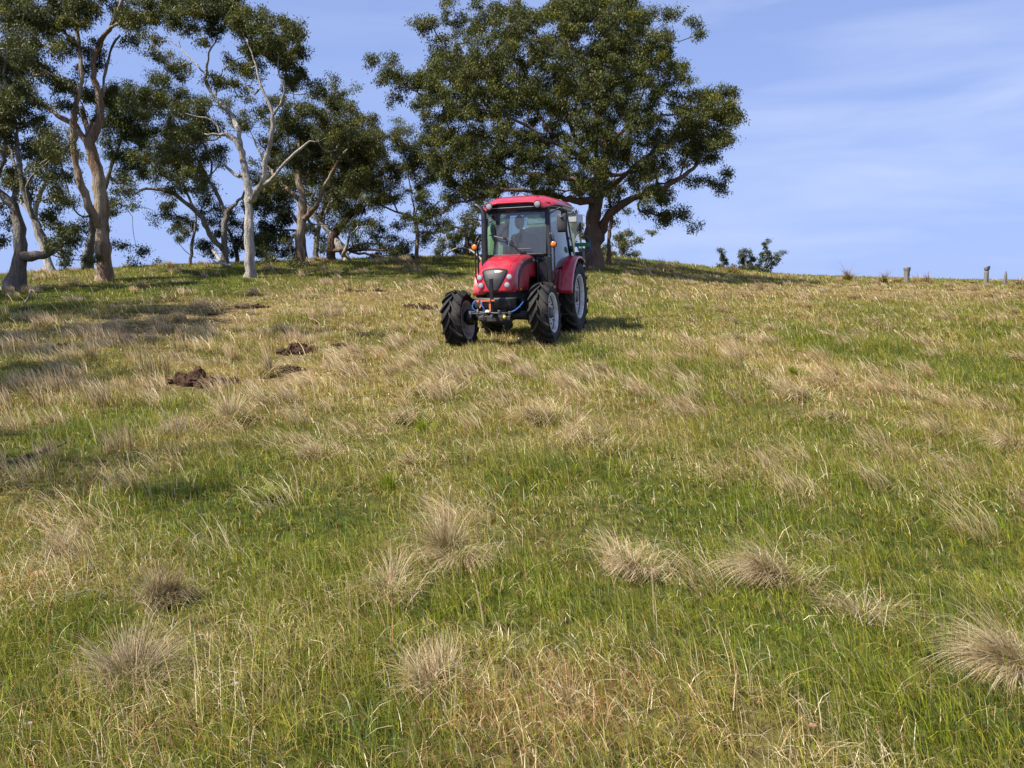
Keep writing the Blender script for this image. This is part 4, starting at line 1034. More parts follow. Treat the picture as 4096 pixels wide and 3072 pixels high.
# ------------------------------------------------------------------ tractor
M = {
 'red': mat('tractor_red', (.44, .009, .024), .28, 0, .06, 3, coat=.6, dirt=(.30, .11, .08), dirt_amt=.42, dirt_scale=4.5),
 'black': mat('black_paint', (.010, .010, .011), .42, 0, .2, 6, dirt=(.08, .07, .055), dirt_amt=.2),
 'plastic': mat('black_plastic', (.030, .030, .033), .55, 0, .2, 9, dirt=(.12, .10, .08), dirt_amt=.3),
 'fendergrey': mat('fender_lining', (.045, .040, .042), .6, 0, .2, 6, dirt=(.14, .12, .10), dirt_amt=.4),
 'grille': mat('grille_grey', (.016, .0165, .019), .50, 0, .12, 60, bump=.15, bscale=260),
 'rubber': mat('tyre_rubber', (.011, .0105, .0105), .72, 0, .25, 5, bump=.2, bscale=60, dirt=(.11, .085, .06), dirt_amt=.42, dirt_scale=5, spec=.35),
 'rim': mat('rim_silver', (.74, .75, .77), .38, .25, .08, 4, dirt=(.30, .24, .13), dirt_amt=.85, dirt_scale=3.2),
 'chrome': mat('lamp_reflector', (.80, .80, .82), .28, .55, .25, 60),
 'steel': mat('bare_steel', (.16, .16, .165), .45, .7, .2, 12, dirt=(.12, .09, .06), dirt_amt=.4),
 'amber': mat('amber_lens', (.85, .20, .02), .2, 0, .15, 60, coat=.8),
 'seat': mat('seat_vinyl', (.035, .035, .04), .6),
 'dash': mat('dash_plastic', (.028, .028, .030), .6),
 'yellowmark': mat('orange_sticker', (.75, .22, .03), .5),
 'badge': mat('badge_white', (.78, .80, .84), .3, .2),
 'badgered': mat('badge_red', (.65, .05, .06), .4),
 'sticker': mat('sticker_red', (.55, .04, .05), .5),
 'roofunder': mat('roof_lining', (.42, .44, .48), .5),
 'blue': mat('blue_hose', (.008, .075, .26), .5),
 'orange': mat('orange_strap', (.62, .16, .06), .6),
 'nozzle': mat('yellow_plastic', (.75, .55, .04), .4),
 'white': mat('white_plastic', (.7, .7, .7), .5),
 'green': mat('green_paint', (.02, .26, .07), .4, dirt=(.12, .11, .08), dirt_amt=.3),
 'tank': mat('pale_yellow_tank', (.74, .80, .34), .45, 0, .08, 3),
 'hopper': mat('grey_hopper', (.42, .45, .46), .45, .2, .12, 3, dirt=(.25, .24, .2), dirt_amt=.4),
 'darkgrey': mat('dark_grey_metal', (.055, .058, .062), .5, .2),
}
def glass(name, tint, refl=.10, film=.06):
    m = bpy.data.materials.new(name); m.use_nodes = True
    n = m.node_tree; n.nodes.clear(); o = n.nodes.new('ShaderNodeOutputMaterial')
    t = n.nodes.new('ShaderNodeBsdfTransparent'); t.inputs[0].default_value = (*tint, 1)
    g = n.nodes.new('ShaderNodeBsdfGlossy'); g.inputs['Roughness'].default_value = .03
    fr = n.nodes.new('ShaderNodeFresnel'); fr.inputs['IOR'].default_value = 1.52
    a = n.nodes.new('ShaderNodeMath'); a.operation = 'ADD'; a.inputs[1].default_value = refl; a.use_clamp = True
    n.links.new(fr.outputs[0], a.inputs[0])
    d = n.nodes.new('ShaderNodeBsdfDiffuse'); d.inputs[0].default_value = (.55, .60, .66, 1)
    m1 = n.nodes.new('ShaderNodeMixShader'); m1.inputs[0].default_value = film
    n.links.new(t.outputs[0], m1.inputs[1]); n.links.new(d.outputs[0], m1.inputs[2])
    m2 = n.nodes.new('ShaderNodeMixShader'); n.links.new(a.outputs[0], m2.inputs[0])
    n.links.new(m1.outputs[0], m2.inputs[1]); n.links.new(g.outputs[0], m2.inputs[2])
    n.links.new(m2.outputs[0], o.inputs[0])
    return m
M['wind'] = glass('windscreen_glass', (.46, .64, .62), .05, .075)
M['side'] = glass('side_glass', (.50, .68, .72), .14, .12)
M['lens'] = glass('lamp_glass', (.97, .97, .97), .08, .55)
M['dkglass'] = glass('lower_glass', (.16, .20, .18), .01, .03)

TPOS = np.array([0.41, 14.7, 1.42]); TYAW, TPITCH, TROLL = R(-16.8), R(4.6), R(0.6)
TR = empty('tractor', (0, 0, 0), 'red compact tractor with black-framed glass cab parked nose-down on the grass slope', 'tractor')
Bm = Matrix(((0, 1, 0), (-1, 0, 0), (0, 0, 1)))       # X forward, Y to the tractor's left, Z up
Rt = Matrix.Rotation(TYAW, 3, 'Z') @ Bm @ Matrix.Rotation(TPITCH, 3, 'Y') @ Matrix.Rotation(TROLL, 3, 'X')
TR.matrix_world = Matrix.Translation(TPOS) @ Rt.to_4x4()
def tw(p): return TR.matrix_world @ Vector(p)

# ---- hood: profile from the windscreen over the nose down to the bumper
PROF = [(.98, 1.455), (1.25, 1.460), (1.5, 1.450), (1.7, 1.430), (1.85, 1.400), (1.99, 1.362), (2.11, 1.305), (2.19, 1.245), (2.25, 1.17), (2.285, 1.08), (2.305, .98), (2.315, .875)]
PX = np.array([p[0] for p in PROF]); PZ = np.array([p[1] for p in PROF])
ps = np.concatenate([[0], np.cumsum(np.hypot(np.diff(PX), np.diff(PZ)))]); ps /= ps[-1]
def prof(s):
    x = np.interp(s, ps, PX); z = np.interp(s, ps, PZ)
    e = .03; dx = np.interp(min(s + e, 1), ps, PX) - np.interp(max(s - e, 0), ps, PX); dz = np.interp(min(s + e, 1), ps, PZ) - np.interp(max(s - e, 0), ps, PZ)
    L = math.hypot(dx, dz); return x, z, dz / L, -dx / L       # inward normal
def hoodw(s): return np.interp(s, [0, .5, .75, 1], [.335, .328, .318, .295])
CR = .095
def hood(s, y, off=0.0):
    """surface point at profile position s and side offset y"""
    x, z, nx_, nz_ = prof(s); w = hoodw(s)
    a = abs(y); flat = w - CR
    crown = .028 * (a / w) ** 2 + (.05 * (a / w) ** 2 if s > .62 else .05 * (a / w) ** 2 * max(0, (s - .3) / .32))
    d = crown
    if a > flat:
        t = min((a - flat) / CR, 1.0); d += CR * (1 - math.sqrt(max(0, 1 - t * t)))
    return (x + nx_ * (d - off), y, z + nz_ * (d - off))
ss = np.concatenate([np.linspace(0, .5, 12), np.linspace(.54, 1, 22)])
hb = MB()
def ylist(s):
    w = hoodw(s); f = w - CR
    pos = [0, .25 * f, .5 * f, .75 * f, f] + [f + CR * math.sin(a) for a in np.linspace(.2, math.pi / 2, 7)]
    return [-v for v in pos[::-1]] + pos[1:]
hb.sheet([[hood(s, y) for y in ylist(s)] for s in ss])
for sgn in (-1, 1):       # side panels
    rows = []
    for s in ss:
        x, y, z = hood(s, sgn * hoodw(s)); zb = np.interp(x, [.98, 1.42, 1.46, 2.4], [1.08, 1.08, .875, .875])
        z = max(z, zb + .004)
        rows.append([(x, y * (1 + .0 * 0), z + (zb - z) * t) for t in np.linspace(0, 1, 6)])
    hb.sheet(rows)
hood_o = hb.build('hood', M['red'], TR, smooth=True, solid=.012)
hood_o.data.set_sharp_from_angle(angle=R(38))
cr = MB()
for sgn in (-1, 1):
    cr.tube([hood(s, sgn * np.interp(s, [0, .45, .8], [.20, .235, .21]), .001) for s in np.linspace(.01, .8, 24)], .006, 6)
cr.build('hood_crease', M['red'], hood_o, smooth=True)
eb = MB(); eb.lathe([(0, .040), (.004, .040), (.006, .036)], hood(.56, 0, .001), (prof(.56)[2] * -1, 0, prof(.56)[3] * -1), 24)
eb.build('emblem', M['badgered'], hood_o)
def s_of_z(z):
    return float(np.interp(-z, -PZ[2:], ps[2:]))
gr = MB()
rows = []
for t in np.linspace(0, 1, 14):
    z = 1.235 + (.885 - 1.235) * t
    w = np.interp(t, [0, .08, .25, .5, .75, .9, 1], [.205, .212, .195, .165, .120, .088, .06])
    rows.append([hood(s_of_z(z), w * u, .010 * (1 - abs(u) ** 6)) for u in np.linspace(-1, 1, 13)])
gr.sheet(rows); grille = gr.build('grille', M['grille'], TR, smooth=True, solid=.004)
# writing on the grille
def text(name, s, size, loc, xdir, updir, material, parent, ext=.0015, bold=0.0):
    cu = bpy.data.curves.new(name, 'FONT'); cu.body = s; cu.size = size; cu.extrude = ext; cu.offset = bold
    cu.align_x = 'CENTER'; cu.align_y = 'CENTER'; cu.resolution_u = 3
    tmp = bpy.data.objects.new(name, cu); COL.objects.link(tmp)
    dg = bpy.context.evaluated_depsgraph_get(); dg.update()
    me = bpy.data.meshes.new_from_object(tmp.evaluated_get(dg))
    bpy.data.objects.remove(tmp); bpy.data.curves.remove(cu)
    X = Vector(xdir).normalized(); U = Vector(updir).normalized(); Z = X.cross(U).normalized(); U = Z.cross(X)
    me.transform(Matrix.Translation(Vector(loc)) @ Matrix((X, U, Z)).transposed().to_4x4())
    me.materials.clear()
    o = link(name, me, material, parent); return o
sz = s_of_z(1.185); gl = hood(sz, .075, .016); gx = prof(sz)
upv = (-(gx[3]) * -1 * 0 + (hood(sz - .02, .075)[0] - hood(sz + .02, .075)[0]), 0, hood(sz - .02, .075)[2] - hood(sz + .02, .075)[2])
text('grille_lettering', 'CASE', .034, hood(sz, .052, .017), (0, 1, 0), upv, M['badge'], grille, bold=.0018)
text('grille_lettering', 'IH', .034, hood(sz, .112, .017), (0, 1, 0), upv, M['badgered'], grille, bold=.0018)

def lamp(name, c, axis, r, parent, depth=.05, lens='lens', refl='chrome', body='black', ring=True, sub=True):
    a = Vector(axis).normalized()
    m = MB(); m.lathe([(-depth, r * .55), (-depth * .6, r * .9), (0, r * 1.12), (.012, r * 1.12), (.012, r), (-.004, r * .97)], c, a, 26)
    o = m.build(name, M[body], parent, auto=40)
    q = MB(); q.lathe([(-.030, .001), (-.026, r * .4), (-.012, r * .8), (.004, r * .96)], c, a, 24)
    q.lathe([(-.030, r * .30), (-.004, r * .26), (-.002, .001)], c, a, 16)
    q.build('reflector', M[refl], o, smooth=True)
    if lens:
        g = MB(); g.lathe([(.008, r * .97), (.014, r * .8), (.018, r * .4), (.019, .001)], c, a, 24)
        g.build('lens', M[lens], o, smooth=True)
    return o
for (y, z) in ((-.240, 1.115), (.240, 1.115), (-.212, .985), (.212, .985)):
    s_ = s_of_z(z); c = hood(s_, y, .016); nv = prof(s_)
    lamp('headlight', c, (1, y * .35, -nv[3] * .6), .046, TR, .03, body='red')
# side grille strips and vents
for sgn in (-1, 1):
    sg = MB()
    path = [(2.03, .93, .030), (2.01, 1.01, .034), (1.98, 1.10, .036), (1.92, 1.18, .038), (1.83, 1.24, .038), (1.70, 1.285, .036), (1.55, 1.32, .034), (1.4, 1.34, .034), (1.2, 1.35, .034), (1.03, 1.355, .034)]
    rows = []
    for i, (x, z, hw) in enumerate(path):
        a = path[max(i - 1, 0)]; b = path[min(i + 1, len(path) - 1)]; d = Vector((b[0] - a[0], b[1] - a[1])).normalized(); nn = Vector((-d.y, d.x))
        si = float(np.interp(x, PX, ps)); yy = sgn * (hoodw(si) + .004)
        rows.append([(x + nn.x * hw, yy, z + nn.y * hw), (x - nn.x * hw, yy, z - nn.y * hw)])
    sg.sheet(rows); so = sg.build('side_vent', M['grille'], hood_o, solid=.006)
    bd = MB(); bd.box((1.16, sgn * .341, 1.352), (.20, .004, .055)); bo = bd.build('side_badge', M['darkgrey'], hood_o)
    text('side_lettering', 'CASE', .050, (1.16, sgn * .3445, 1.352), (sgn * -1, 0, 0), (0, 0, 1), M['badge'], hood_o, ext=.001, bold=.001)
    st = MB(); st.box((1.92, sgn * .330, .905), (.12, .004, .035)); st.build('sticker', M['yellowmark'], hood_o)

# ---- bumper, chassis, engine, axle
b = MB()
rows = []
for y in np.linspace(-.34, .34, 17):
    f = 1 - (abs(y) / .34) ** 4 * .35
    xf = 2.36 - .12 * (abs(y) / .34) ** 3
    rows.append([(xf - .30, y, .785), (xf - .02, y, .790), (xf, y, .77), (xf - .01, y, .66), (xf - .05, y, .62), (xf - .30, y, .60)])
b.sheet(rows); bump = b.build('bumper', M['plastic'], TR, auto=35, solid=.012)
b = MB()
for z in (.745, .718, .691, .664):
    b.box((2.352, 0, z), (.016, .42, .010))
b.build('bumper_grille', M['black'], bump)
b = MB(); b.box((2.16, 0, .52), (.24, .36, .22)); b.box((2.29, 0, .47), (.06, .50, .09)); b.box((2.30, -.15, .56), (.03, .09, .09)); b.box((2.30, .13, .56), (.03, .09, .09))
b.box((2.325, .20, .475), (.02, .13, .06)); b.box((2.325, -.20, .475), (.02, .13, .06))
b.build('front_weight_bracket', M['plastic'], TR, bevel=.012)
b = MB(); b.box((1.55, 0, .78), (1.2, .34, .44)); b.box((1.5, 0, 1.1), (1.0, .50, .40)); b.box((.6, 0, .62), (1.5, .38, .40)); b.box((0, 0, .68), (.55, .5, .5))
b.lathe([(-.10, .0001), (-.10, .07), (.2, .07), (.2, .0001)], (1.25, -.24, .72), (1, 0, 0), 16); b.lathe([(-.10, .0001), (-.10, .06), (.16, .06), (.16, .0001)], (1.5, .22, .68), (1, 0, 0), 16)
b.box((1.2, .30, .60), (.55, .22, .26))
b.build('chassis', M['black'], TR, bevel=.02)
b = MB(); b.tube([(1.95, -.60, .48), (1.95, -.25, .50), (1.95, 0, .50), (1.95, .25, .50), (1.95, .60, .48)], [.07, .075, .12, .075, .07], 12)
for s in (-1, 1):
    b.lathe([(-.06, .0001), (-.06, .12), (.05, .13), (.10, .08), (.10, .0001)], (1.95, s * .52, .47), (0, s, 0), 20)
b.tube([(1.80, -.5, .45), (1.80, .5, .45)], .018, 8)
b.build('front_axle', M['black'], TR, smooth=True)
b = MB(); b.tube([(0, -.62, .68), (0, .62, .68)], [.11, .11], 14); b.build('rear_axle', M['black'], TR, smooth=True)

# ---- wheels
def wheel(cx, cy, cz, Rr, Wd, rimr, nl, lugh, sgn, phase=0):
    """sgn = side the dished face looks to; parent is the tyre with its rim"""
    e = bpy.data.objects.new('wheel', None); e.empty_display_size = .2; COL.objects.link(e); e.parent = TR; e.location = (cx, cy, cz)
    h = Wd / 2; Rt_ = Rr - lugh
    pf = [(-h * .80, rimr - .005), (-h * .88, rimr + .015), (-h * 1.0, rimr + (Rt_ - rimr) * .45), (-h * .98, rimr + (Rt_ - rimr) * .75), (-h * .86, Rt_ - .022), (-h * .55, Rt_ - .004), (0, Rt_ + .006),
          (h * .55, Rt_ - .004), (h * .86, Rt_ - .022), (h * .98, rimr + (Rt_ - rimr) * .75), (h * 1.0, rimr + (Rt_ - rimr) * .45), (h * .88, rimr + .015), (h * .80, rimr - .005), (h * .5, rimr - .03), (-h * .5, rimr - .03)]
    m = MB(); m.lathe(pf, (0, 0, 0), (0, 1, 0), 72, close=True)
    L = m
    def surf(u, dr):    # u -1..1.18 across the tread -> (y, r)
        a = abs(u)
        if a <= 1: y = h * .98 * a; r = Rt_ + .004 - .026 * a ** 3
        else: y = h * 1.0; r = Rt_ - .02 - (a - 1) * .26
        return math.copysign(y, u), r + dr
    for side in (-1, 1):
        for k in range(nl):
            a0 = 2 * math.pi * (k + (0.5 if side > 0 else 0)) / nl + phase
            us = [-.05, .12, .38, .66, .92, 1.05, 1.16]
            sweep = [0, .09, .22, .34, .43, .46, .47]       # radians*scale the bar trails behind
            vs = []
            for i, u in enumerate(us):
                aa = a0 - sweep[i] * (8.5 / nl) * 1.9
                wl = (.060 if i < 3 else .054) / Rr * (1 + .25 * (i == 0)) * (Rr / .5) ** .35
                for (da, dr) in ((-wl * .62, -.01), (-wl * .42, lugh * (1.0 if i < 5 else (.7 if i == 5 else .1))), (wl * .42, lugh * (1.0 if i < 5 else (.7 if i == 5 else .1))), (wl * .62, -.01)):
                    y, r = surf(u * side, dr)
                    if i >= 5 and dr > 0: y = side * (h * 1.0 + .012 * (1 if i == 5 else .3))
                    t = aa + da
                    vs.append((r * math.cos(t), y, r * math.sin(t)))
            fs = []
            for i in range(len(us) - 1):
                for q in range(3): fs.append((i * 4 + q, i * 4 + q + 1, i * 4 + q + 5, i * 4 + q + 4))
            fs.append((3, 2, 1, 0)); e_ = (len(us) - 1) * 4; fs.append((e_, e_ + 1, e_ + 2, e_ + 3))
            L.add(vs, fs)
    L.build('tyre', M['rubber'], e, auto=32)
    s = sgn; rw = h * .84
    m = MB()
    m.lathe([(s * rw * 1.0, rimr + .012), (s * rw * 1.06, rimr + .012), (s * rw * 1.06, rimr - .006), (s * rw * .86, rimr - .022), (s * rw * .5, rimr - .030), (s * rw * .35, rimr - .055), (0, rimr - .060), (-s * rw * .5, rimr - .045),
             (-s * rw * .9, rimr - .02), (-s * rw * 1.06, rimr + .004), (-s * rw * 1.0, rimr + .012)], (0, 0, 0), (0, 1, 0), 48)
    m.f = [f for f in m.f if len(f) == 4]
    rim = m.build('rim', M['rim'], e, smooth=True)
    m = MB(); dy = s * rw * .12
    m.lathe([(dy, rimr - .058), (dy + s * .010, rimr - .07), (dy + s * .055, rimr * .62), (dy + s * .060, rimr * .50), (dy + s * .020, rimr * .44), (dy + s * .015, .001)], (0, 0, 0), (0, 1, 0), 40)
    disc = m.build('wheel_disc', M['rim'], e, smooth=True, solid=.008)
    hb_ = MB(); hb_.lathe([(dy, rimr * .30), (dy + s * .09, rimr * .28), (dy + s * .12, rimr * .2), (dy + s * .125, .001)], (0, 0, 0), (0, 1, 0), 24); hb_.build('hub', M['steel'], e, auto=35)
    for k in range(8):
        bo = MB()
        t = 2 * math.pi * k / 8; c = (rimr * .55 * math.cos(t), dy + s * .062, rimr * .55 * math.sin(t))
        bo.lathe([(0, .014), (s * .018, .014), (s * .018, .0001)], c, (0, 1, 0), 6)
        bo.build('wheel_bolt', M['steel'], e)
    return e
for w_, rx in ((wheel(1.95, -.705, .425, .485, .32, .305, 15, .042, -1, .1), 3.5), (wheel(1.95, .72, .52, .485, .30, .305, 15, .042, 1, .25), 3.5), (wheel(0, -.70, .69, .685, .37, .385, 18, .044, -1, .2), 0), (wheel(0, .70, .69, .685, .37, .385, 18, .044, 1, .05), 0)):
    w_.rotation_euler = (R(rx), 0, 0)

# ---- rear fenders: red outer band, dark inner lining
for s in (-1, 1):
    Rf = .765; rows = []; rin = []
    for t in np.linspace(R(9), R(128), 24):
        cx, cz = Rf * math.cos(t) + .02, .66 + Rf * math.sin(t)
        if cz > 1.40 : cz = 1.40 + (cz - 1.40) * .55
        c1, s1 = (Rf - .05) * math.cos(t) + .02, .66 + (Rf - .05) * math.sin(t)
        if s1 > 1.35: s1 = 1.35 + (s1 - 1.35) * .55
        rows.append([(cx, s * .60, cz), (cx, s * .72, cz + .004), (cx, s * .86, cz - .004), (cx, s * .885, cz - .015), (c1, s * .90, s1)])
        rin.append([(cx, s * .60, cz + .002), (cx * .99, s * .54, cz + .0), (cx * .98, s * .44, cz - .01)])
    f = MB(); f.sheet(rows); fo = f.build('fender', M['red'], TR, auto=40, solid=.012)
    f = MB(); f.sheet(rin); f.build('fender_lining', M['fendergrey'], fo, auto=40, solid=.012)

# ---- cab frame
CABF = MB()
A0 = lambda s: (1.02, s * .575, .80); A1 = lambda s: (1.02, s * .575, 1.42); A2 = lambda s: (.90, s * .535, 2.24)
B0 = lambda s: (-.02, s * .70, 1.34); B2 = lambda s: (.02, s * .58, 2.24)
C0 = lambda s: (-.50, s * .66, 1.36); C2 = lambda s: (-.42, s * .54, 2.24)
def bars(mb, pts, w, h): 
    for p, q in zip(pts[:-1], pts[1:]): mb.bar(p, q, w, h, up=(1, 0, 0))
for s in (-1, 1):
    bars(CABF, [A0(s), A1(s), A2(s)], .075, .06)
    bars(CABF, [B0(s), B2(s)], .045, .05)
    bars(CABF, [C0(s), C2(s)], .055, .055)
    CABF.bar(C0(s), B0(s), .05, .05)
    CABF.bar(A2(s), C2(s), .06, .07)
    CABF.bar((1.02, s * .575, .82), (.55, s * .63, .80), .05, .06)
CABF.bar((.905, -.53, 2.235), (.905, .53, 2.235), .06, .08); CABF.bar((-.42, -.53, 2.23), (-.42, .53, 2.23), .06, .08)
CABF.bar((1.025, -.57, 1.43), (1.025, .57, 1.43), .045, .035); CABF.bar((-.50, -.66, 1.36), (-.50, .66, 1.36), .05, .05)
cab = CABF.build('cab_frame', M['black'], TR, bevel=.012)
fl = MB(); fl.box((.35, 0, .84), (1.3, 1.14, .06)); fl.box((-.30, 0, 1.12), (.5, .98, .5)); fl.build('cab_floor', M['plastic'], cab, bevel=.02)
# windscreen, slightly curved
def pane(name, mt, quad, bulge=(0, 0, 0), parent=TR, n=8):
    a, b_, c, d = [Vector(q) for q in quad]; bl = Vector(bulge); g = []
    for i in range(n + 1):
        t = i / n; row = []
        for j in range(n + 1):
            u = j / n; p = (a * (1 - u) + b_ * u) * (1 - t) + (d * (1 - u) + c * u) * t
            row.append(p + bl * (4 * u * (1 - u)))
        g.append(row)
    m = MB(); m.sheet(g); return m.build(name, mt, parent, smooth=True)
ws = pane('windscreen', M['wind'], [(1.04, -.545, 1.45), (1.04, .545, 1.45), (.925, .505, 2.20), (.925, -.505, 2.20)], (.05, 0, 0))
st = text('dealer_lettering', 'RAMSEY', .050, (.99, -.07, 2.18), (0, 1, 0), (-.15, 0, 1), M['sticker'], ws, ext=.001, bold=.001)
band = MB(); band.sheet([[(.944 + .05 * (1 - (y / .5) ** 2), y, 2.150) for y in np.linspace(-.5, .5, 9)], [(.935 + .05 * (1 - (y / .5) ** 2), y, 2.21) for y in np.linspace(-.5, .5, 9)]])
band.build('sun_strip', M['black'], ws, solid=.003)
fr_ = MB()
fr_.tube([(1.055 + .05 * (1 - (y / .545) ** 2), y, 1.452) for y in np.linspace(-.54, .54, 13)], .013, 6)
for s in (-1, 1): fr_.tube([(1.05, s * .543, 1.452), (.985, s * .525, 1.83), (.93, s * .505, 2.20)], .011, 6)
fr_.build('windscreen_seal', M['plastic'], ws, smooth=True)
for s in (-1, 1):
    pane('side_window', M['side'], [(.98, s * .595, 1.16), (.02, s * .715, 1.34), (.04, s * .60, 2.20), (.88, s * .555, 2.20)], (0, s * .03, 0))
    pane('side_window', M['side'], [(-.04, s * .715, 1.38), (-.48, s * .675, 1.39), (-.40, s * .56, 2.20), (0, s * .60, 2.20)], (0, s * .01, 0))
    pane('lower_window', M['dkglass'], [(1.03, s * .36, .85), (1.03, s * .545, .85), (1.03, s * .545, 1.405), (1.03, s * .36, 1.405)])
    m = MB(); m.tube([(1.045, s * .375, .86), (1.045, s * .375, 1.36), (1.045, s * .40, 1.395), (1.045, s * .53, 1.395), (1.045, s * .545, 1.36), (1.045, s * .545, .86)], .010, 6)
    m.build('window_seal', M['plastic'], cab, smooth=True)
    # door with its curved lower edge
    m = MB()
    dp = [(.99, s * .605, .86), (.99, s * .60, 1.16), (.885, s * .56, 2.205)]
    m.tube(dp, .018, 6); m.tube([(.885, s * .56, 2.205), (.04, s * .605, 2.205)], .018, 6)
    m.tube([(.04, s * .605, 2.205), (.01, s * .66, 1.8), (0, s * .715, 1.42), (.06, s * .715, 1.40), (.22, s * .70, 1.38), (.45, s * .67, 1.24), (.62, s * .64, 1.04), (.68, s * .62, .86), (.99, s * .605, .86)], .018, 6)
    door = m.build('door', M['black'], TR, smooth=True)
    pts = [(.97, .606, .88), (.97, .600, 1.16), (.45, .672, 1.25), (.60, .645, 1.06), (.67, .625, .88)]
    m = MB(); m.add([(x, s * y, z) for x, y, z in [(.975, .607, .88), (.98, .601, 1.16), (.50, .66, 1.20), (.60, .645, 1.06), (.67, .625, .88)]], [(0, 1, 2, 3, 4)])
    m.build('door_glass', M['dkglass'], door)
    m = MB(); m.box((.93, s * .64, 1.12), (.05, .04, .05)); m.tube([(.93, s * .66, 1.16), (.93, s * .66, 1.06)], .012, 6); m.build('door_handle', M['black'], door, bevel=.005)
    for z in (1.30, 1.72, 2.05):
        m = MB(); m.box((-.02, s * (.735 - (z - 1.3) * .13), z), (.06, .03, .05)); m.build('hinge', M['black'], door, bevel=.006)
    m = MB(); m.lathe([(-.01, .001), (-.01, .055), (.02, .06), (.045, .04), (.05, .001)], (.06, s * .735, 1.53), (0, s, 0), 20); m.build('door_latch', M['black'], door, smooth=True)
    # grab rail
    m = MB(); m.tube([(1.06, s * .60, 1.82), (1.10, s * .66, 1.76), (1.12, s * .69, 1.66), (1.13, s * .69, 1.10), (1.10, s * .67, 1.0), (1.05, s * .61, .95)], .014, 8); m.build('grab_rail', M['black'], TR, smooth=True)
m = MB(); pane('rear_window', M['side'], [(-.52, -.62, 1.40), (-.52, .62, 1.40), (-.44, .52, 2.18), (-.44, -.52, 2.18)], (-.03, 0, 0))

# wiper
m = MB(); m.tube([(1.115, .10, 1.50), (1.10, -.02, 1.62), (1.085, -.16, 1.72)], .008, 6); m.tube([(1.05, -.46, 1.80), (1.085, -.2, 1.73), (1.085, -.05, 1.70)], .009, 5); m.box((1.11, .14, 1.49), (.04, .10, .03)); m.box((1.09, -.17, 1.73), (.03, .05, .03))
m.tube([(1.10, .06, 1.545), (1.095, .28, 1.545)], .006, 5)
m.build('wiper', M['black'], TR, smooth=False)

# ---- roof
rows = []; N1, N2 = 30, 24
def roofp(a, b_, top=True):
    xc, hx = .13, .97; x = xc + hx * a
    hy = np.interp(x, [-.74, -.3, .3, .7, 1.1], [.64, .70, .715, .675, .575])
    y = hy * b_
    corner = (abs(a) ** 6 + abs(b_) ** 6)
    if corner > 1: pass
    e = (max(0, 1 - abs(a) ** 5)) ** .5 * (max(0, 1 - abs(b_) ** 4.2)) ** .5
    sm = lambda v: (lambda w: w * w * (3 - 2 * w))(min(1, max(0, v)))
    z0 = 2.258 + .062 * sm((a + .1) / .9) * (1 - sm((abs(b_) - .52) / .34))
    z = z0 + .165 * e * (1 - .30 * (z0 - 2.258) / .062) + .02 * max(0, 1 - (a / .75) ** 2) * max(0, 1 - (b_ / .8) ** 2)
    fr = max(0, (a - .45) / .55)                   # visor slopes down to the front
    z -= .055 * fr ** 1.3 * e ** .3
    if a > .9: z += 0
    # rounding of the plan corners
    k = max(0, abs(a) - .72) / .28 * max(0, abs(b_) - .72) / .28
    x -= math.copysign(.10, a) * k; y -= math.copysign(.07, b_) * k
    # the front edge droops towards the two lamp corners
    if a > .6: z -= .035 * (a - .6) / .4 * max(0, (abs(b_) - .55) / .45)
    # raised ribs
    z += .012 * (1 / (1 + math.exp((abs(b_) - .62) * 40))) * (1 if abs(a) < .8 else 0)
    return (x, y, z)
aa = np.sin(np.linspace(-math.pi / 2, math.pi / 2, N1)); bb = np.sin(np.linspace(-math.pi / 2, math.pi / 2, N2))
m = MB(); m.sheet([[roofp(a, b_) for b_ in bb] for a in aa])
roof = m.build('roof', M['red'], TR, auto=50, solid=.014)
m = MB()
def ru(a, b_): 
    p = roofp(a * .975, b_ * .97); return (p[0], p[1], 2.235 + .0 * a)
m.sheet([[ru(a, b_) for b_ in bb] for a in aa]); 
rim_ = []
for t in np.linspace(0, 2 * math.pi, 49):
    ca, sa = math.cos(t), math.sin(t); k = 1 / max(abs(ca), abs(sa)); a_, b2 = ca * k, sa * k
    p = roofp(a_ * .985, b2 * .985); rim_.append([(p[0], p[1], 2.268), (p[0] * .985 + .005, p[1] * .97, 2.215)])
rim_ = [q for q in rim_ if q[0][0] < .45]
k_ = max(range(len(rim_)), key=lambda i: abs(rim_[i][0][1] - rim_[i - 1][0][1]) if i else 0)
rim_ = rim_[k_:] + rim_[:k_]
m.sheet(rim_)
m.build('roof_lining', M['roofunder'], roof, solid=.006)
m = MB(); m.sheet([[(1.035 - .16 * (abs(y) / .6) ** 3, y, z) for y in np.linspace(-.58, .58, 13)] for z in (2.19, 2.30)]); m.build('roof_header', M['black'], roof, solid=.02)
for y in (-.36, .36):
    m = MB(); p = roofp(.72, y / .66); m.lathe([(0, .022), (.012, .02), (.014, .0001)], p, (0, 0, 1), 14); m.build('roof_plug', M['red'], roof)
for y in (-.42, .42):
    lamp('roof_lamp', (1.10, y, 2.262), (1, y * .1, -.05), .056, TR, .07)
# work lamps inside top of the screen
for y in (-.40, .46):
    m = MB(); m.lathe([(-.05, .001), (-.04, .05), (0, .065), (.02, .06), (.02, .001)], (.86, y, 2.10), (1, 0, 0), 18); m.build('speaker_pod', M['plastic'], cab, smooth=True)

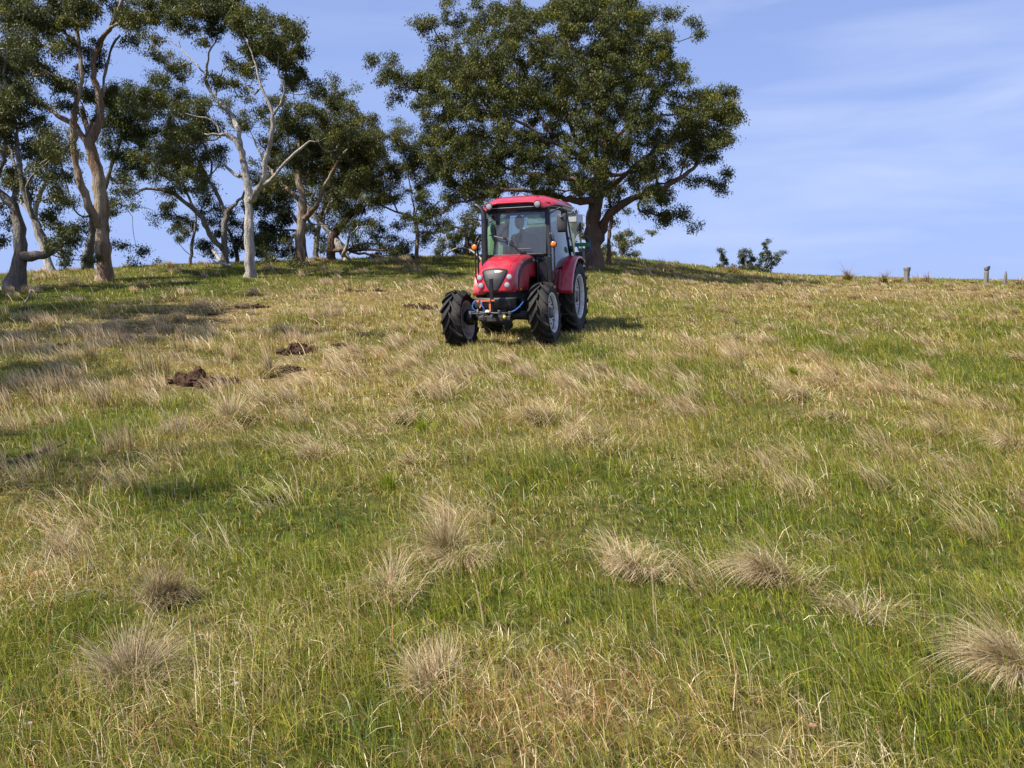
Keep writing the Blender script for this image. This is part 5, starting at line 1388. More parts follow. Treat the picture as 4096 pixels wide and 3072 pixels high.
# ---- exhaust stack on the right side of the hood
m = MB()
ex = [(1.20, -.50, .95), (1.20, -.50, 1.2), (1.16, -.505, 1.6), (1.13, -.505, 2.04), (1.12, -.515, 2.14), (1.11, -.55, 2.22), (1.10, -.62, 2.28), (1.09, -.70, 2.31)]
m.tube(ex, [.040, .05, .050, .050, .045, .040, .038, .038], 16, caps=True); stack = m.build('exhaust_stack', M['black'], TR, smooth=True)
m = MB()
for z in np.linspace(1.80, 2.08, 6): m.lathe([(0, .012), (.012, .012), (.012, .0001)], (1.195 - (z - 1.2) * .08 * 1.0 - .0, -.490, z), (1, .35, 0), 8)
m.build('heat_shield_holes', M['steel'], stack)

# ---- mirrors
m = MB(); m.tube([(.93, .56, 2.10), (1.0, .64, 2.13), (1.06, .79, 2.19), (1.05, .81, 2.17), (1.04, .81, 2.02)], .011, 7)
ml = m.build('mirror_arm', M['black'], TR, smooth=True)
def mirror(cx, cy, cz, par, yaw=0):
    rows = []
    for i, t in enumerate(np.linspace(-1, 1, 9)):
        row = []
        for u in np.linspace(-1, 1, 9):
            k = max(0, abs(t) - .6) * max(0, abs(u) - .5) * 2.2
            y = .088 * u * (1 - .10 * (t > 0) * t - k * .35); z = .155 * t * (1 - k * .12)
            x = .045 * math.sqrt(max(0, 1 - .8 * t * t)) * math.sqrt(max(0, 1 - .85 * u * u))
            q = Matrix.Rotation(yaw, 3, 'Z') @ Vector((x, y, z)); row.append((cx + q.x, cy + q.y, cz + q.z))
        rows.append(row)
    h = MB(); h.sheet(rows)
    edge = [rows[0][k] for k in range(9)] + [rows[k][8] for k in range(1, 9)] + [rows[8][k] for k in range(7, -1, -1)] + [rows[k][0] for k in range(7, 0, -1)]
    o = h.build('mirror', M['plastic'], par, smooth=True, solid=.02)
    g = MB(); g.lathe([(0, .024), (.02, .02), (.022, .0001)], (cx + .042, cy, cz + .09), (1, 0, 0), 14); g.build('mirror_knuckle', M['darkgrey'], o, smooth=True)
mirror(1.02, .81, 1.945, TR, .12)
m = MB(); m.tube([(.93, -.56, 2.04), (1.0, -.68, 2.07), (1.05, -.84, 2.09), (1.06, -.87, 2.07), (1.05, -.90, 1.86)], .011, 7); m.build('mirror_arm', M['black'], TR, smooth=True)
mr = MB(); mr.box((1.05, -.885, 1.90), (.03, .018, .20), Matrix.Rotation(.2, 3, 'Y')); mr.build('mirror', M['plastic'], TR, bevel=.008)

# ---- turn signals on stalks
for s, y in ((-1, -.675), (1, .70)):
    m = MB()
    if s < 0: m.tube([(1.08, -.57, 1.72), (1.12, -.61, 1.71), (1.14, -.635, 1.64), (1.14, -.64, 1.1), (1.12, -.61, 1.02), (1.08, -.57, .99)], .017, 8)
    else: m.tube([(1.10, .60, 1.80), (1.12, .63, 1.76), (1.13, .66, 1.66)], .014, 8)
    m.build('signal_bracket', M['black'], TR, smooth=True)
    lamp('turn_signal', (1.20, y, 1.60), (1, s * .1, 0), .052, TR, .07, lens=None, refl='amber')
    m = MB(); m.lathe([(.0, .051), (.016, .046), (.024, .028), (.026, .0001)], (1.195, y, 1.60), (1, s * .1, 0), 22); m.build('amber_lens', M['amber'], TR, smooth=True)

# ---- step on the left
for s in (-1, 1):
    m = MB(); m.box((.62, s * .70, .42), (.24, .16, .02)); m.bar((.72, s * .64, .44), (.68, s * .60, .82), .03, .03); m.bar((.52, s * .64, .44), (.55, s * .60, .82), .03, .03)
    m.build('step', M['black'], TR, bevel=.006)

# ---- cab interior
m = MB(); m.box((.14, .02, 1.22), (.46, .46, .12)); m.box((-.05, .0, 1.40), (.12, .40, .34), Matrix.Rotation(-.12, 3, 'Y')); seat = m.build('seat', M['seat'], TR, bevel=.05)
m = MB(); m.box((.84, -.02, 1.38), (.26, .46, .34)); m.box((.76, -.02, 1.56), (.18, .34, .09), Matrix.Rotation(.4, 3, 'Y')); m.box((.7, -.02, 1.1), (.14, .2, .5)); m.build('dashboard', M['dash'], TR, bevel=.05)
m = MB()
sc_ = Vector((.60, -.02, 1.60)); sx = Matrix.Rotation(-.55, 3, 'Y')
m.tube([sc_ + sx @ Vector((.185 * math.cos(t) , .185 * math.sin(t), 0)) for t in np.linspace(0, 2 * math.pi, 33)], .014, 8, caps=False)
m.tube([sc_ + sx @ Vector((.18, 0, 0)), sc_ + sx @ Vector((-.18, 0, 0))], .012, 6); m.tube([sc_, sc_ + sx @ Vector((0, .18, 0))], .012, 6); m.tube([sc_, sc_ + sx @ Vector((0, -.18, 0))], .012, 6)
m.tube([sc_, (.72, -.02, 1.40)], .03, 8)
m.build('steering_wheel', M['dash'], TR, smooth=True)
m = MB(); m.box((.72, .30, 1.435), (.03, .22, .03)); m.build('console_strip', M['sticker'], TR, bevel=.01)
m = MB(); m.tube([(.55, -.38, 1.0), (.56, -.38, 1.42)], .010, 6); m.lathe([(0, .001), (0, .02), (.03, .028), (.05, .018), (.052, .001)], (.56, -.38, 1.41), (0, 0, 1), 12); m.build('lever', M['steel'], TR, smooth=True)

# ------------------------------------------------------------------ spray boom in front of the tractor
BR = empty('spray_boom', tw((2.55, -.12, .46)), 'black spray boom with blue hoses and orange straps on a post before the tractor nose', 'spray boom')
BR.matrix_world = TR.matrix_world @ Matrix.Translation((2.55, -.045, .57))
def tb(pts): return [(p[0] - 2.55, p[1] + .12, p[2] - .46) for p in pts]
m = MB(); m.bar(*tb([(2.47, -.055, .38), (2.47, -.055, .98)]), .05, .05, up=(1, 0, 0)); m.bar(*tb([(2.24, -.055, .42), (2.50, -.055, .42)]), .05, .05)
m.build('post', M['black'], BR, bevel=.005)
m = MB(); m.tube(tb([(2.52, -.42, .485), (2.53, -.20, .47), (2.53, .05, .455), (2.53, .28, .455)]), .014, 8); m.tube(tb([(2.56, -.40, .46), (2.56, -.1, .45)]), .012, 8)
m.build('spray_bar', M['darkgrey'], BR, smooth=True)
m = MB()
for (y, dz) in ((-.38, .0), (-.26, .01), (-.18, -.05), (-.04, -.05), (.08, .02), (.16, -.04), (.25, 0)):
    m.box(tb([(2.55, y, .46 + dz)])[0], (.05, .035, .045)); m.lathe([(0, .014), (.05, .012), (.055, .0001)], tb([(2.55, y, .45 + dz)])[0], (0, 0, -1), 8)
m.build('nozzle_body', M['steel'], BR, bevel=.004)
m = MB(); m.lathe([(0, .022), (.03, .026), (.05, .012), (.052, .0001)], tb([(2.57, .17, .42)])[0], (0, 0, -1), 14); m.lathe([(0, .012), (.04, .012), (.04, .0001)], tb([(2.57, -.12, .50)])[0], (0, 1, 0), 8); m.build('nozzle', M['nozzle'], BR, smooth=True)
m = MB(); m.box(tb([(2.56, -.10, .485)])[0], (.05, .07, .03)); m.build('valve', M['white'], BR, bevel=.006)
def curve(pts, n=24):
    P = np.array(pts, float); t = np.linspace(0, 1, len(P)); T = np.linspace(0, 1, n)
    # Catmull-Rom
    out = []
    for a in T:
        f = a * (len(P) - 1); i = min(int(f), len(P) - 2); u = f - i
        p0, p1, p2, p3 = P[max(i - 1, 0)], P[i], P[i + 1], P[min(i + 2, len(P) - 1)]
        out.append(.5 * ((2 * p1) + (-p0 + p2) * u + (2 * p0 - 5 * p1 + 4 * p2 - p3) * u * u + (-p0 + 3 * p1 - 3 * p2 + p3) * u ** 3))
    return out
m = MB(); m.tube(curve(tb([(2.50, -.24, .65), (2.53, -.31, .64), (2.55, -.34, .58), (2.56, -.32, .52), (2.55, -.25, .475)])), .013, 8)
m.tube(curve(tb([(2.50, -.22, .64), (2.53, -.20, .58), (2.54, -.17, .54), (2.53, -.14, .47)])), .013, 8)
m.tube(curve(tb([(2.53, .27, .47), (2.50, .33, .50), (2.44, .38, .55), (2.36, .41, .61)])), .012, 8)
m.build('blue_hose', M['blue'], BR, smooth=True)
m = MB(); m.bar(*tb([(2.505, -.28, .645), (2.505, .0, .65)]), .006, .024); m.bar(*tb([(2.51, -.075, .65), (2.51, -.078, .47)]), .028, .006, up=(1, 0, 0)); m.bar(*tb([(2.51, -.20, .64), (2.53, -.235, .54)]), .016, .005, up=(1, 0, 0))
m.box(tb([(2.515, -.085, .655)])[0], (.03, .04, .04)); m.box(tb([(2.515, -.265, .645)])[0], (.03, .045, .035))
m.build('orange_strap', M['orange'], BR)

# ------------------------------------------------------------------ spreader and tank mounted behind
IM = empty('mounted_spreader', (0, 0, 0), 'green framed implement with pale yellow tank and grey hopper behind the cab', 'farm implement')
IM.matrix_world = TR.matrix_world @ Matrix.Translation((-1.5, 0, .6))
def ti(p): return (p[0] + 1.5, p[1], p[2] - .6)
m = MB()
rows = []
for z, k in ((1.05, .80), (1.10, .92), (1.22, 1.0), (1.62, 1.0), (1.76, .97), (1.84, .88), (1.86, .70)):
    ring = []
    for t in np.linspace(0, 2 * math.pi, 41)[:-1]:
        c, s_ = math.cos(t), math.sin(t); e_ = 4.5
        q = (abs(c) ** e_ + abs(s_) ** e_) ** (-1 / e_)
        ring.append(ti((-1.25 + .42 * k * c * q, -.02 + .50 * k * s_ * q, z + .14)))
    rows.append(ring + [ring[0]])
m.sheet(rows)
m.add(rows[-1][:-1], [tuple(range(40))]); m.add(rows[0][:-1], [tuple(range(40))[::-1]])
tank = m.build('tank', M['tank'], IM, smooth=True); tank.data.set_sharp_from_angle(angle=R(50))
m = MB(); m.lathe([(0, .16), (.07, .16), (.10, .14), (.10, .05), (.07, .001)], ti((-1.15, .16, 2.0)), (0, 0, 1), 26); m.build('tank_lid', M['darkgrey'], IM, auto=35)
# grey hopper with flared lip
m = MB()
def hop(cx, cy, top, h, a, b_, c_, d_):
    T = [(cx - a, cy - b_, top), (cx + a, cy - b_, top), (cx + a, cy + b_, top), (cx - a, cy + b_, top)]
    B_ = [(cx - c_, cy - d_, top - h), (cx + c_, cy - d_, top - h), (cx + c_, cy + d_, top - h), (cx - c_, cy + d_, top - h)]
    m.add([ti(p) for p in T + B_], [(4, 5, 1, 0), (5, 6, 2, 1), (6, 7, 3, 2), (7, 4, 0, 3), (7, 6, 5, 4)])
    m.add([ti(p) for p in [(x, y, top + .0) for x, y, _ in T] + [(x, y, top + .16) for x, y, _ in T]], [(0, 1, 5, 4), (1, 2, 6, 5), (2, 3, 7, 6), (3, 0, 4, 7)])
hop(-1.55, .08, 2.06, .62, .32, .48, .10, .20)
m.build('hopper', M['hopper'], IM, solid=.01)
m = MB(); m.bar(ti((-1.22, -.42, 2.06)), ti((-1.22, .58, 2.06)), .02, .02); m.bar(ti((-1.22, -.42, 2.23)), ti((-1.22, .58, 2.23)), .03, .02); m.build('hopper_lip', M['darkgrey'], IM)
def tj(p): return ti((p[0], p[1] - .42, p[2] + .34))
m = MB(); m.bar(tj((-1.75, .0, 1.30)), tj((-1.75, 1.12, 1.30)), .06, .075); m.build('crossbar', M['green'], IM, bevel=.006)
m = MB(); m.bar(tj((-1.75, .3, .98)), tj((-1.75, .92, .98)), .06, .09); m.build('crossbar', M['green'], IM, bevel=.006)
m = MB(); m.bar(ti((-1.75, .12, .5)), ti((-1.75, .12, 1.62)), .06, .06, up=(1, 0, 0))
m.bar(ti((-.7, .25, .75)), ti((-1.75, .25, .82)), .05, .07); m.bar(ti((-.7, -.35, .75)), ti((-1.75, -.35, .82)), .05, .07); m.bar(ti((-1.75, -.6, .82)), ti((-1.75, .4, .82)), .07, .08)
m.build('frame', M['green'], IM, bevel=.006)
for hp, hr in (([(-1.65, .98, 1.62), (-1.66, .86, 1.52), (-1.67, .78, 1.38), (-1.70, .66, 1.20), (-1.70, .60, 1.0)], .014), ([(-1.65, .56, 1.64), (-1.66, .70, 1.48), (-1.68, .88, 1.28), (-1.7, 1.0, 1.14)], .014),
               ([(-1.7, 1.00, 1.22), (-1.7, 1.08, 1.17), (-1.7, 1.15, 1.22), (-1.7, 1.14, 1.38)], .016)):
    m = MB(); m.tube(curve([tj(p) for p in hp]), hr, 7); m.build('blue_hose', M['blue'], IM, smooth=True)
m = MB(); m.tube([tj(p) for p in [(-1.7, .98, 1.44), (-1.7, 1.09, 1.44), (-1.7, 1.14, 1.38)]], .022, 8); m.build('pipe', M['plastic'], IM)
m = MB(); m.box(tj((-1.7, .94, .86)), (.22, .16, .60)); m.build('metering_unit', M['plastic'], IM, bevel=.01)
m = MB(); m.lathe([(0, .001), (0, .07), (.16, .07), (.16, .001)], tj((-1.62, .70, 1.40)), (0, 0, 1), 16); m.build('filter', M['darkgrey'], IM)
m = MB(); m.box(tj((-1.6, .98, 1.64)), (.05, .05, .18)); m.build('valve', M['plastic'], IM, bevel=.01)
m = MB(); m.box(tj((-1.58, 1.03, .92)), (.03, .07, .16)); m.build('tag_plate', M['white'], IM)

# ------------------------------------------------------------------ driver
def skin(name, verts, edges, radii, mt, parent=None, sub=2, rootv=0):
    me = bpy.data.meshes.new(name); me.from_pydata([tuple(v) for v in verts], edges, [])
    o = bpy.data.objects.new(name, me); COL.objects.link(o); me.materials.append(mt)
    md = o.modifiers.new('skin', 'SKIN'); md.use_smooth_shade = True
    for i, r_ in enumerate(radii):
        rr = r_ if isinstance(r_, tuple) else (r_, r_)
        me.skin_vertices[0].data[i].radius = rr; me.skin_vertices[0].data[i].use_root = (i == rootv)
    sb = o.modifiers.new('sub', 'SUBSURF'); sb.levels = sub; sb.render_levels = sub
    if parent: o.parent = parent
    return o
def bake(o):
    dg = bpy.context.evaluated_depsgraph_get(); dg.update()
    me = bpy.data.meshes.new_from_object(o.evaluated_get(dg)); o.modifiers.clear(); o.data = me; return o
DR = empty('person', (0, 0, 0), 'driver in dark clothes sitting in the tractor cab, head bent towards the left', 'person')
DR.matrix_world = TR.matrix_world @ Matrix.Translation((.12, -.05, 1.28))
mskin = mat('skin', (.36, .21, .15), .55); mcl = mat('dark_work_jacket', (.045, .05, .06), .85); mtr = mat('work_trousers', (.04, .045, .07), .85); mhat = mat('dark_hair', (.03, .025, .02), .8)
# pelvis, belly, chest, neck, head base ... driver frame: X forward, Y left, Z up, origin on the seat
V_ = [(0, 0, .08), (.03, 0, .22), (.08, -.01, .38), (.13, -.02, .50), (.17, -.035, .57), (.20, -.045, .63),
      (.10, .19, .46), (.20, .26, .24), (.40, .17, .26), (.10, -.21, .45), (.22, -.27, .24), (.40, -.20, .27),
      (.08, .10, .07), (.42, .15, .10), (.50, .15, -.30), (.60, .15, -.36), (.08, -.10, .07), (.42, -.15, .10), (.50, -.15, -.30), (.60, -.15, -.36)]
E_ = [(0, 1), (1, 2), (2, 3), (3, 4), (4, 5), (3, 6), (6, 7), (7, 8), (3, 9), (9, 10), (10, 11), (0, 12), (12, 13), (13, 14), (14, 15), (0, 16), (16, 17), (17, 18), (18, 19)]
R_ = [(.16, .13), (.165, .13), (.18, .13), (.12, .10), .055, .055, .075, .055, .032, .075, .055, .032, .09, .07, .05, .04, .09, .07, .05, .04]
body = bake(skin('body', V_, E_, R_, mcl, DR)); body.name = 'body'
# head with face, turned down towards the left of the photo
hm = MB(); rows = []
Hc = Vector((.245, -.06, .735)); Hr = Matrix.Rotation(R(-28), 3, 'Z') @ Matrix.Rotation(R(24), 3, 'Y')
for i in range(17):
    ph = math.pi * i / 16; row = []
    for j in range(25):
        th = 2 * math.pi * j / 24
        x = .098 * math.sin(ph) * math.cos(th); y = .077 * math.sin(ph) * math.sin(th); z = .118 * math.cos(ph)
        if z < -.01: y *= 1 - .28 * (-z / .118); x = x * (1 - .10 * (-z / .118)) + .012 * (-z / .118)
        f = max(0, math.cos(th)) ** 8 * math.sin(ph)
        x += f * (.024 * math.exp(-((z + .012) / .018) ** 2) - .008 * math.exp(-((z - .018) / .012) ** 2) + .007 * math.exp(-((z + .048) / .010) ** 2) + .008 * math.exp(-((z + .09) / .02) ** 2))
        row.append(Hc + Hr @ Vector((x, y, z)))
    rows.append(row)
hm.sheet(rows)
for s in (-1, 1):
    hm.lathe([(0, .001), (.004, .026), (.014, .028), (.016, .012), (.016, .001)], Hc + Hr @ Vector((-.005, s * .068, -.012)), Hr @ Vector((-.2, s, 0)), 12)
hd = hm.build('head', mskin, DR, smooth=True)
em = MB()
for s in (-1, 1): em.lathe([(-.004, .001), (0, .010), (.006, .008), (.009, .001)], Hc + Hr @ Vector((.083, s * .030, .018)), Hr @ Vector((1, s * .2, 0)), 12)
eyes = em.build('eyes', M['white'], DR, smooth=True)
hands = []
ht = MB(); rows = []
for i in range(7):
    ph = math.pi * .47 * i / 6; rows.append([Hc + Hr @ Vector((-.012 + .094 * math.sin(ph) * math.cos(t), .083 * math.sin(ph) * math.sin(t), .020 + .106 * math.cos(ph))) for t in np.linspace(0, 2 * math.pi, 25)])
ht.sheet(rows)
ht.build('hair', mhat, DR, smooth=True, solid=.004)
# hands on the steering wheel: palm, four fingers and a thumb each
for s in (-1, 1):
    w0 = Vector((.40, .17 if s > 0 else -.20, .265 if s > 0 else .27))
    k = w0 + Vector((.065, -s * .012, .035))
    Vh = [w0, w0 + Vector((.03, -s * .005, .018)), k]; Eh = [(0, 1), (1, 2)]; Rh = [.024, (.034, .020), (.036, .018)]
    for i, L in enumerate((.030, .034, .031, .024)):
        off = Vector((0, s * (.026 - .018 * i), .004 - .003 * i)); b0 = len(Vh)
        Vh += [k + off + Vector((.012, 0, .004)), k + off + Vector((.012 + L, 0, .006)), k + off + Vector((.016 + L, 0, -.020)), k + off + Vector((.002 + L * .4, 0, -.032))]
        Eh += [(2, b0), (b0, b0 + 1), (b0 + 1, b0 + 2), (b0 + 2, b0 + 3)]; Rh += [.010, .0092, .0086, .0075]
    b0 = len(Vh); Vh += [w0 + Vector((.035, -s * .034, .016)), w0 + Vector((.062, -s * .048, .012)), w0 + Vector((.085, -s * .044, .004))]
    Eh += [(1, b0), (b0, b0 + 1), (b0 + 1, b0 + 2)]; Rh += [.013, .0105, .0085]
    h_ = bake(skin('hand', Vh, Eh, Rh, mskin, DR, sub=1)); hands.append(h_)

def merge(main, others):
    """one continuous body: torso, head, eyes and hands in one mesh"""
    V = []; F = []; MI = []; mats = []
    for o in [main] + others:
        me = o.data; b0 = len(V); mt = me.materials[0]
        if mt not in mats: mats.append(mt)
        V += [tuple(v.co) for v in me.vertices]
        for p in me.polygons: F.append([i + b0 for i in p.vertices]); MI.append(mats.index(mt))
    me = bpy.data.meshes.new('body'); me.from_pydata(V, [], F)
    for mt in mats: me.materials.append(mt)
    me.polygons.foreach_set('material_index', MI); me.polygons.foreach_set('use_smooth', [True] * len(F)); me.update()
    for o in others: bpy.data.objects.remove(o)
    main.data = me
merge(body, [hd, eyes] + hands)
# the sag of the ground under the four tyres, printed for checking
for nm, p in (('front right', (1.95, -.705, -.06)), ('front left', (1.95, .72, .035)), ('rear right', (0, -.7, .005)), ('rear left', (0, .7, .005))):
    w_ = tw(p); print('CONTACT', nm, [round(c, 2) for c in w_], 'ground', round(float(ground(w_[0], w_[1])), 3))
# ------------------------------------------------------------------ small things on the slope
soil = mat('turned_soil', (.066, .038, .024), .95, 0, .35, 14, bump=.8, bscale=30, spec=.1)
def clod(px, py, w, h, seed, label, n=9, grassy=False):
    """an overturned heap of reddish soil; w, h in frame pixels"""
    r = np.random.default_rng(seed); b = gpix(px, py); D = b[1]; W_ = w * D / FPX; H_ = h * D / FPX * 1.1
    m = MB()
    for i in range(n * 5):
        t = r.normal(0, .34); rad = H_ * r.uniform(.13, .46) * (1 if i > 2 else 1.35)
        c = np.array([t * W_, r.normal(0, W_ * .15), 0.0]); c[2] = float(ground(b[0] + c[0], b[1] + c[1])) - b[2] + rad * .3 + H_ * .28 * math.exp(-(t / .22) ** 2) * r.uniform(0, 1)
        bm = bmesh.new(); bmesh.ops.create_icosphere(bm, subdivisions=2 if rad < .05 else 3, radius=1.0)
        sc3 = r.uniform(.6, 1.45, 3); Q = Matrix.Rotation(r.uniform(0, 6.3), 3, Vector(r.normal(0, 1, 3)).normalized())
        vs = []
        for v in bm.verts:
            p = np.array(Q @ v.co)
            k = .55 + .9 * float(fbm(p[0] * 2.6 + i * 7 + p[2], p[1] * 2.6 + p[2] * 1.7 + seed, seed + i, 4))
            k = round(k * 5) / 5 * .55 + k * .45
            vs.append(c + p * sc3 * rad * k)
        fs = [tuple(v.index for v in f.verts) for f in bm.faces]; bm.free(); m.add(vs, fs)
    for i in range(n * 7):                       # crumbs
        rad = r.uniform(.012, .04); c = np.array([r.normal(0, W_ * .45), r.normal(0, W_ * .2), 0]); c[2] = float(ground(b[0] + c[0], b[1] + c[1])) - b[2] + rad * .5
        bm = bmesh.new(); bmesh.ops.create_icosphere(bm, subdivisions=1, radius=rad)
        vs = [c + np.array(v.co) * r.uniform(.7, 1.3, 3) for v in bm.verts]; fs = [tuple(v.index for v in f.verts) for f in bm.faces]; bm.free(); m.add(vs, fs)
    o = m.build('soil_clod', soil, None, smooth=False); o.location = tuple(b)
    tag(o, label, 'soil clod', 'turned up clods of reddish soil')
    for q in (-.35, 0, .35): TRACK.append((b[0] + q * W_, b[1] - .15, max(W_ * .34, .22)))
    for q in (-.25, .05, .3): TRACK.append((b[0] + q * W_, b[1] - .5, max(W_ * .24, .2)))
    return o
clod(195, 384, 30, 13, 1, 'biggest heap of reddish-brown soil, nearest to the camera at the left', 10)
clod(221, 383, 18, 7, 2, 'flat soil heap beside the biggest one on its right', 6)
clod(297, 352, 27, 11, 3, 'soil clod with turf on it halfway between the biggest heap and the tractor', 8)
clod(286, 370, 22, 4, 4, 'thin strip of bare soil in front of the turfy clod', 7)
clod(344, 346, 12, 4, 5, 'small soil patch right of the turfy clod', 5)
clod(217, 315, 8, 5, 6, 'small pointed soil clod alone in the straw grass', 3)
clod(256, 307, 18, 3, 7, 'low scattered soil crumbs behind the pointed clod', 6)
clod(425, 309, 22, 6, 8, 'soil heap just left of the tractor front wheel', 7)
clod(356, 292, 12, 3, 9, 'little soil patch high on the slope in tree shade', 4)
clod(380, 291, 8, 3, 10, 'smallest soil patch, right of the one in tree shade', 3)
clod(66, 348, 14, 5, 11, 'soil clod in the shade near the left edge', 4)

wood = mat('weathered_post_wood', (.19, .17, .15), .85, 0, .25, 6, bump=.7, bscale=30, stretch=(4, 4, .5), dirt=(.10, .085, .07), dirt_amt=.5)
def post(px, pyb, wpx, hpx, seed, label, kind):
    r = np.random.default_rng(seed); b = gpix(px, pyb); D = b[1]; h = hpx * D / FPX; rad = wpx * D / FPX / 2
    prof_ = {'stump': [(-.3, 1.0), (0, 1.0), (.25, .92), (.5, .9), (.72, .93), (.80, .98), (.84, 1.08), (1.0, 1.08)],
             'notched': [(-.3, .9), (0, .9), (.3, .85), (.6, .8), (.72, .82), (.77, .62), (.80, .88), (.86, 1.0), (1.0, 1.1)],
             'split': [(-.3, .8), (0, .8), (.3, .9), (.5, 1.0), (.75, .8), (.9, .6), (1.0, .35)]}[kind]
    m = MB(); n = 18; vs = []
    for (t, k) in prof_:
        for j in range(n):
            a = 2 * math.pi * j / n
            q = k * rad * (1 + .12 * math.sin(3 * a + seed) + .07 * r.normal())
            lean = .05 * h * t * (1 if kind != 'stump' else .2)
            zt = t * h * (1 + (.05 * math.sin(a + seed) if t > .95 else 0))
            vs.append((q * math.cos(a) + lean, q * math.sin(a), zt))
    L = len(prof_); fs = [(i * n + j, i * n + (j + 1) % n, (i + 1) * n + (j + 1) % n, (i + 1) * n + j) for i in range(L - 1) for j in range(n)] + [tuple((L - 1) * n + j for j in range(n))]
    m.add(vs, fs); o = m.build('fence_post', wood, None, auto=60); o.location = tuple(b)
    return tag(o, label, 'fence post', 'old wooden fence posts on the ridge')
post(906.5, 282.5, 5.6, 15, 1, 'thick weathered fence post with flat wider top, left of the three posts', 'stump')
post(985.5, 284, 4.8, 17, 2, 'weathered fence post with a notch below its tilted top, middle of the three', 'notched')
post(1004.5, 286, 3.2, 14, 3, 'narrow split fence post with pointed top, right of the three', 'split')

# fallen grey branches beside the tractor and on the slope
dead = BARK['white']
def branch(label, chains_, name='fallen_branch', bark='grey', group=None):
    m = MB(); b = None
    for ch in chains_:
        pts = []; rad = []
        for (px, py, w, lift) in ch:
            g = gpix(px, py); 
            if b is None: b = g
            pts.append(g + np.array([0, 0, lift]) - b); rad.append(w * g[1] / FPX / 2)
        t = np.array(pts); P = curve(t, max(8, len(t) * 5)); rr = np.interp(np.linspace(0, 1, len(P)), np.linspace(0, 1, len(rad)), rad)
        m.tube([tuple(p + rng.normal(0, rr[i] * .15, 3)) for i, p in enumerate(P)], rr, 8)
    o = m.build(name, BARK[bark], None, smooth=True); o.location = tuple(b)
    return tag(o, label, 'fallen branch', group)
branch('long arched dead branch lying on the grass behind the left of the tractor', [
  [(444, 258, 1.0, .05), (452, 257.5, 1.4, .35), (460, 258, 1.6, .5), (470, 261, 1.6, .5), (480, 266, 1.8, .35), (487, 269, 1.8, .15), (493, 268.5, 1.8, .1), (500, 270, 1.8, .05)],
  [(470, 261, 1.2, .5), (478, 260, 1.0, .7), (490, 259, .7, .8)], [(487, 269, 1.2, .15), (484, 274, .9, .05)], [(488, 267, 1.1, .3), (486, 264, .9, .6), (484, 261, .7, .8)]], bark='white')
branch('broken grey branch in the shaded grass near the left edge trunk', [
  [(24, 306, 1.2, .05), (29, 300, 1.6, .1), (31, 296, 2.2, .15), (36, 297, 1.4, .15), (44, 296, 1.0, .1)], [(31, 296, 1.2, .15), (30, 292, .8, .35)], [(34, 297, 1, .15), (38, 301, .7, .05)]])
branch('pale fallen log with bare twigs at the foot of the low bushy gum', [
  [(205, 265, 1.2, .5), (211, 264, 2.4, .7), (216, 266, 3.2, .5), (222, 268, 3.4, .2), (232, 268.5, 3, .1)], [(211, 264, 1.4, .7), (204, 262.5, 1, 1.0)], [(196, 264, .8, .3), (186, 263, .8, .6), (178, 262, .6, 1.1)]], bark='white')
branch('low dark bough lying along the ridge grass under the drooping gum', [
  [(344, 257, 1.4, .05), (354, 256.5, 2.0, .5), (366, 256, 1.8, .7), (380, 256, 1.4, .6), (395, 255, 1.0, .3)], [(354, 256.5, 1.4, .5), (352, 256, 1.2, 1.2), (356, 256, .9, 1.9)], [(366, 256, 1, .7), (373, 256, .8, 1.2)]], bark='dark')
branch('thin dead stick lying in the matted grass at the left', [
  [(62, 605, 1.6, .03), (80, 602, 1.8, .04), (96, 600, 1.4, .04), (108, 603, 1.2, .03)], [(84, 601, 1.2, .04), (92, 607, 1, .03)]])
branch('dark furrow edge in the grass at the left edge, added as a sunken tube', [  # stands in for a dark curved furrow edge; added as a dark tube
  [(-8, 470, 4, .0), (4, 467.5, 7, .02), (14, 464, 5, .0), (24, 461.5, 7, .02), (34, 457, 5, .01), (44, 453.5, 6, .02), (54, 449, 3.5, .0), (66, 444, 2.5, .01), (74, 442, 1, .0)]], bark='dark')

for q in np.linspace(-8, 74, 14):
    g_ = gpix(q, np.interp(q, [-8, 74], [471, 443])); TRACK.append((g_[0], g_[1] - .06, .075))
# flat reddish stone and pale pebbles
stone = mat('reddish_stone', (.36, .20, .12), .85, 0, .2, 9, bump=.5); pale = mat('pale_stone', (.36, .34, .31), .8, 0, .2, 9, bump=.4)
def rock(px, py, w, h, seed, mt, label, group=None):
    r = np.random.default_rng(seed); b = gpix(px, py); D = b[1]; W_ = w * D / FPX / 2; H_ = h * D / FPX
    bm = bmesh.new(); bmesh.ops.create_icosphere(bm, subdivisions=3, radius=1.0)
    m = MB(); vs = []
    for v in bm.verts:
        p = np.array(v.co); k = .8 + .4 * float(fbm(p[0] * 1.5 + seed, p[1] * 1.5 + p[2], seed, 3))
        vs.append(p * k * np.array([W_, W_ * .8, H_ * .6]) + np.array([0, 0, H_ * .35 + .03]))
    m.add(vs, [tuple(v.index for v in f.verts) for f in bm.faces]); bm.free()
    o = m.build('stone', mt, None, auto=40); o.location = tuple(b); return tag(o, label, 'stone', group)
rock(40, 583, 18, 7, 1, stone, 'flat reddish stone in the pale matted grass at the left')
rock(29, 734, 9, 3, 2, pale, 'pale stone in the bottom left corner')
rock(236, 694, 9, 4, 3, pale, 'small pale stone beside the biggest straw tussock')
rock(812, 736, 9, 4, 5, stone, 'small rusty stone at the bottom right')

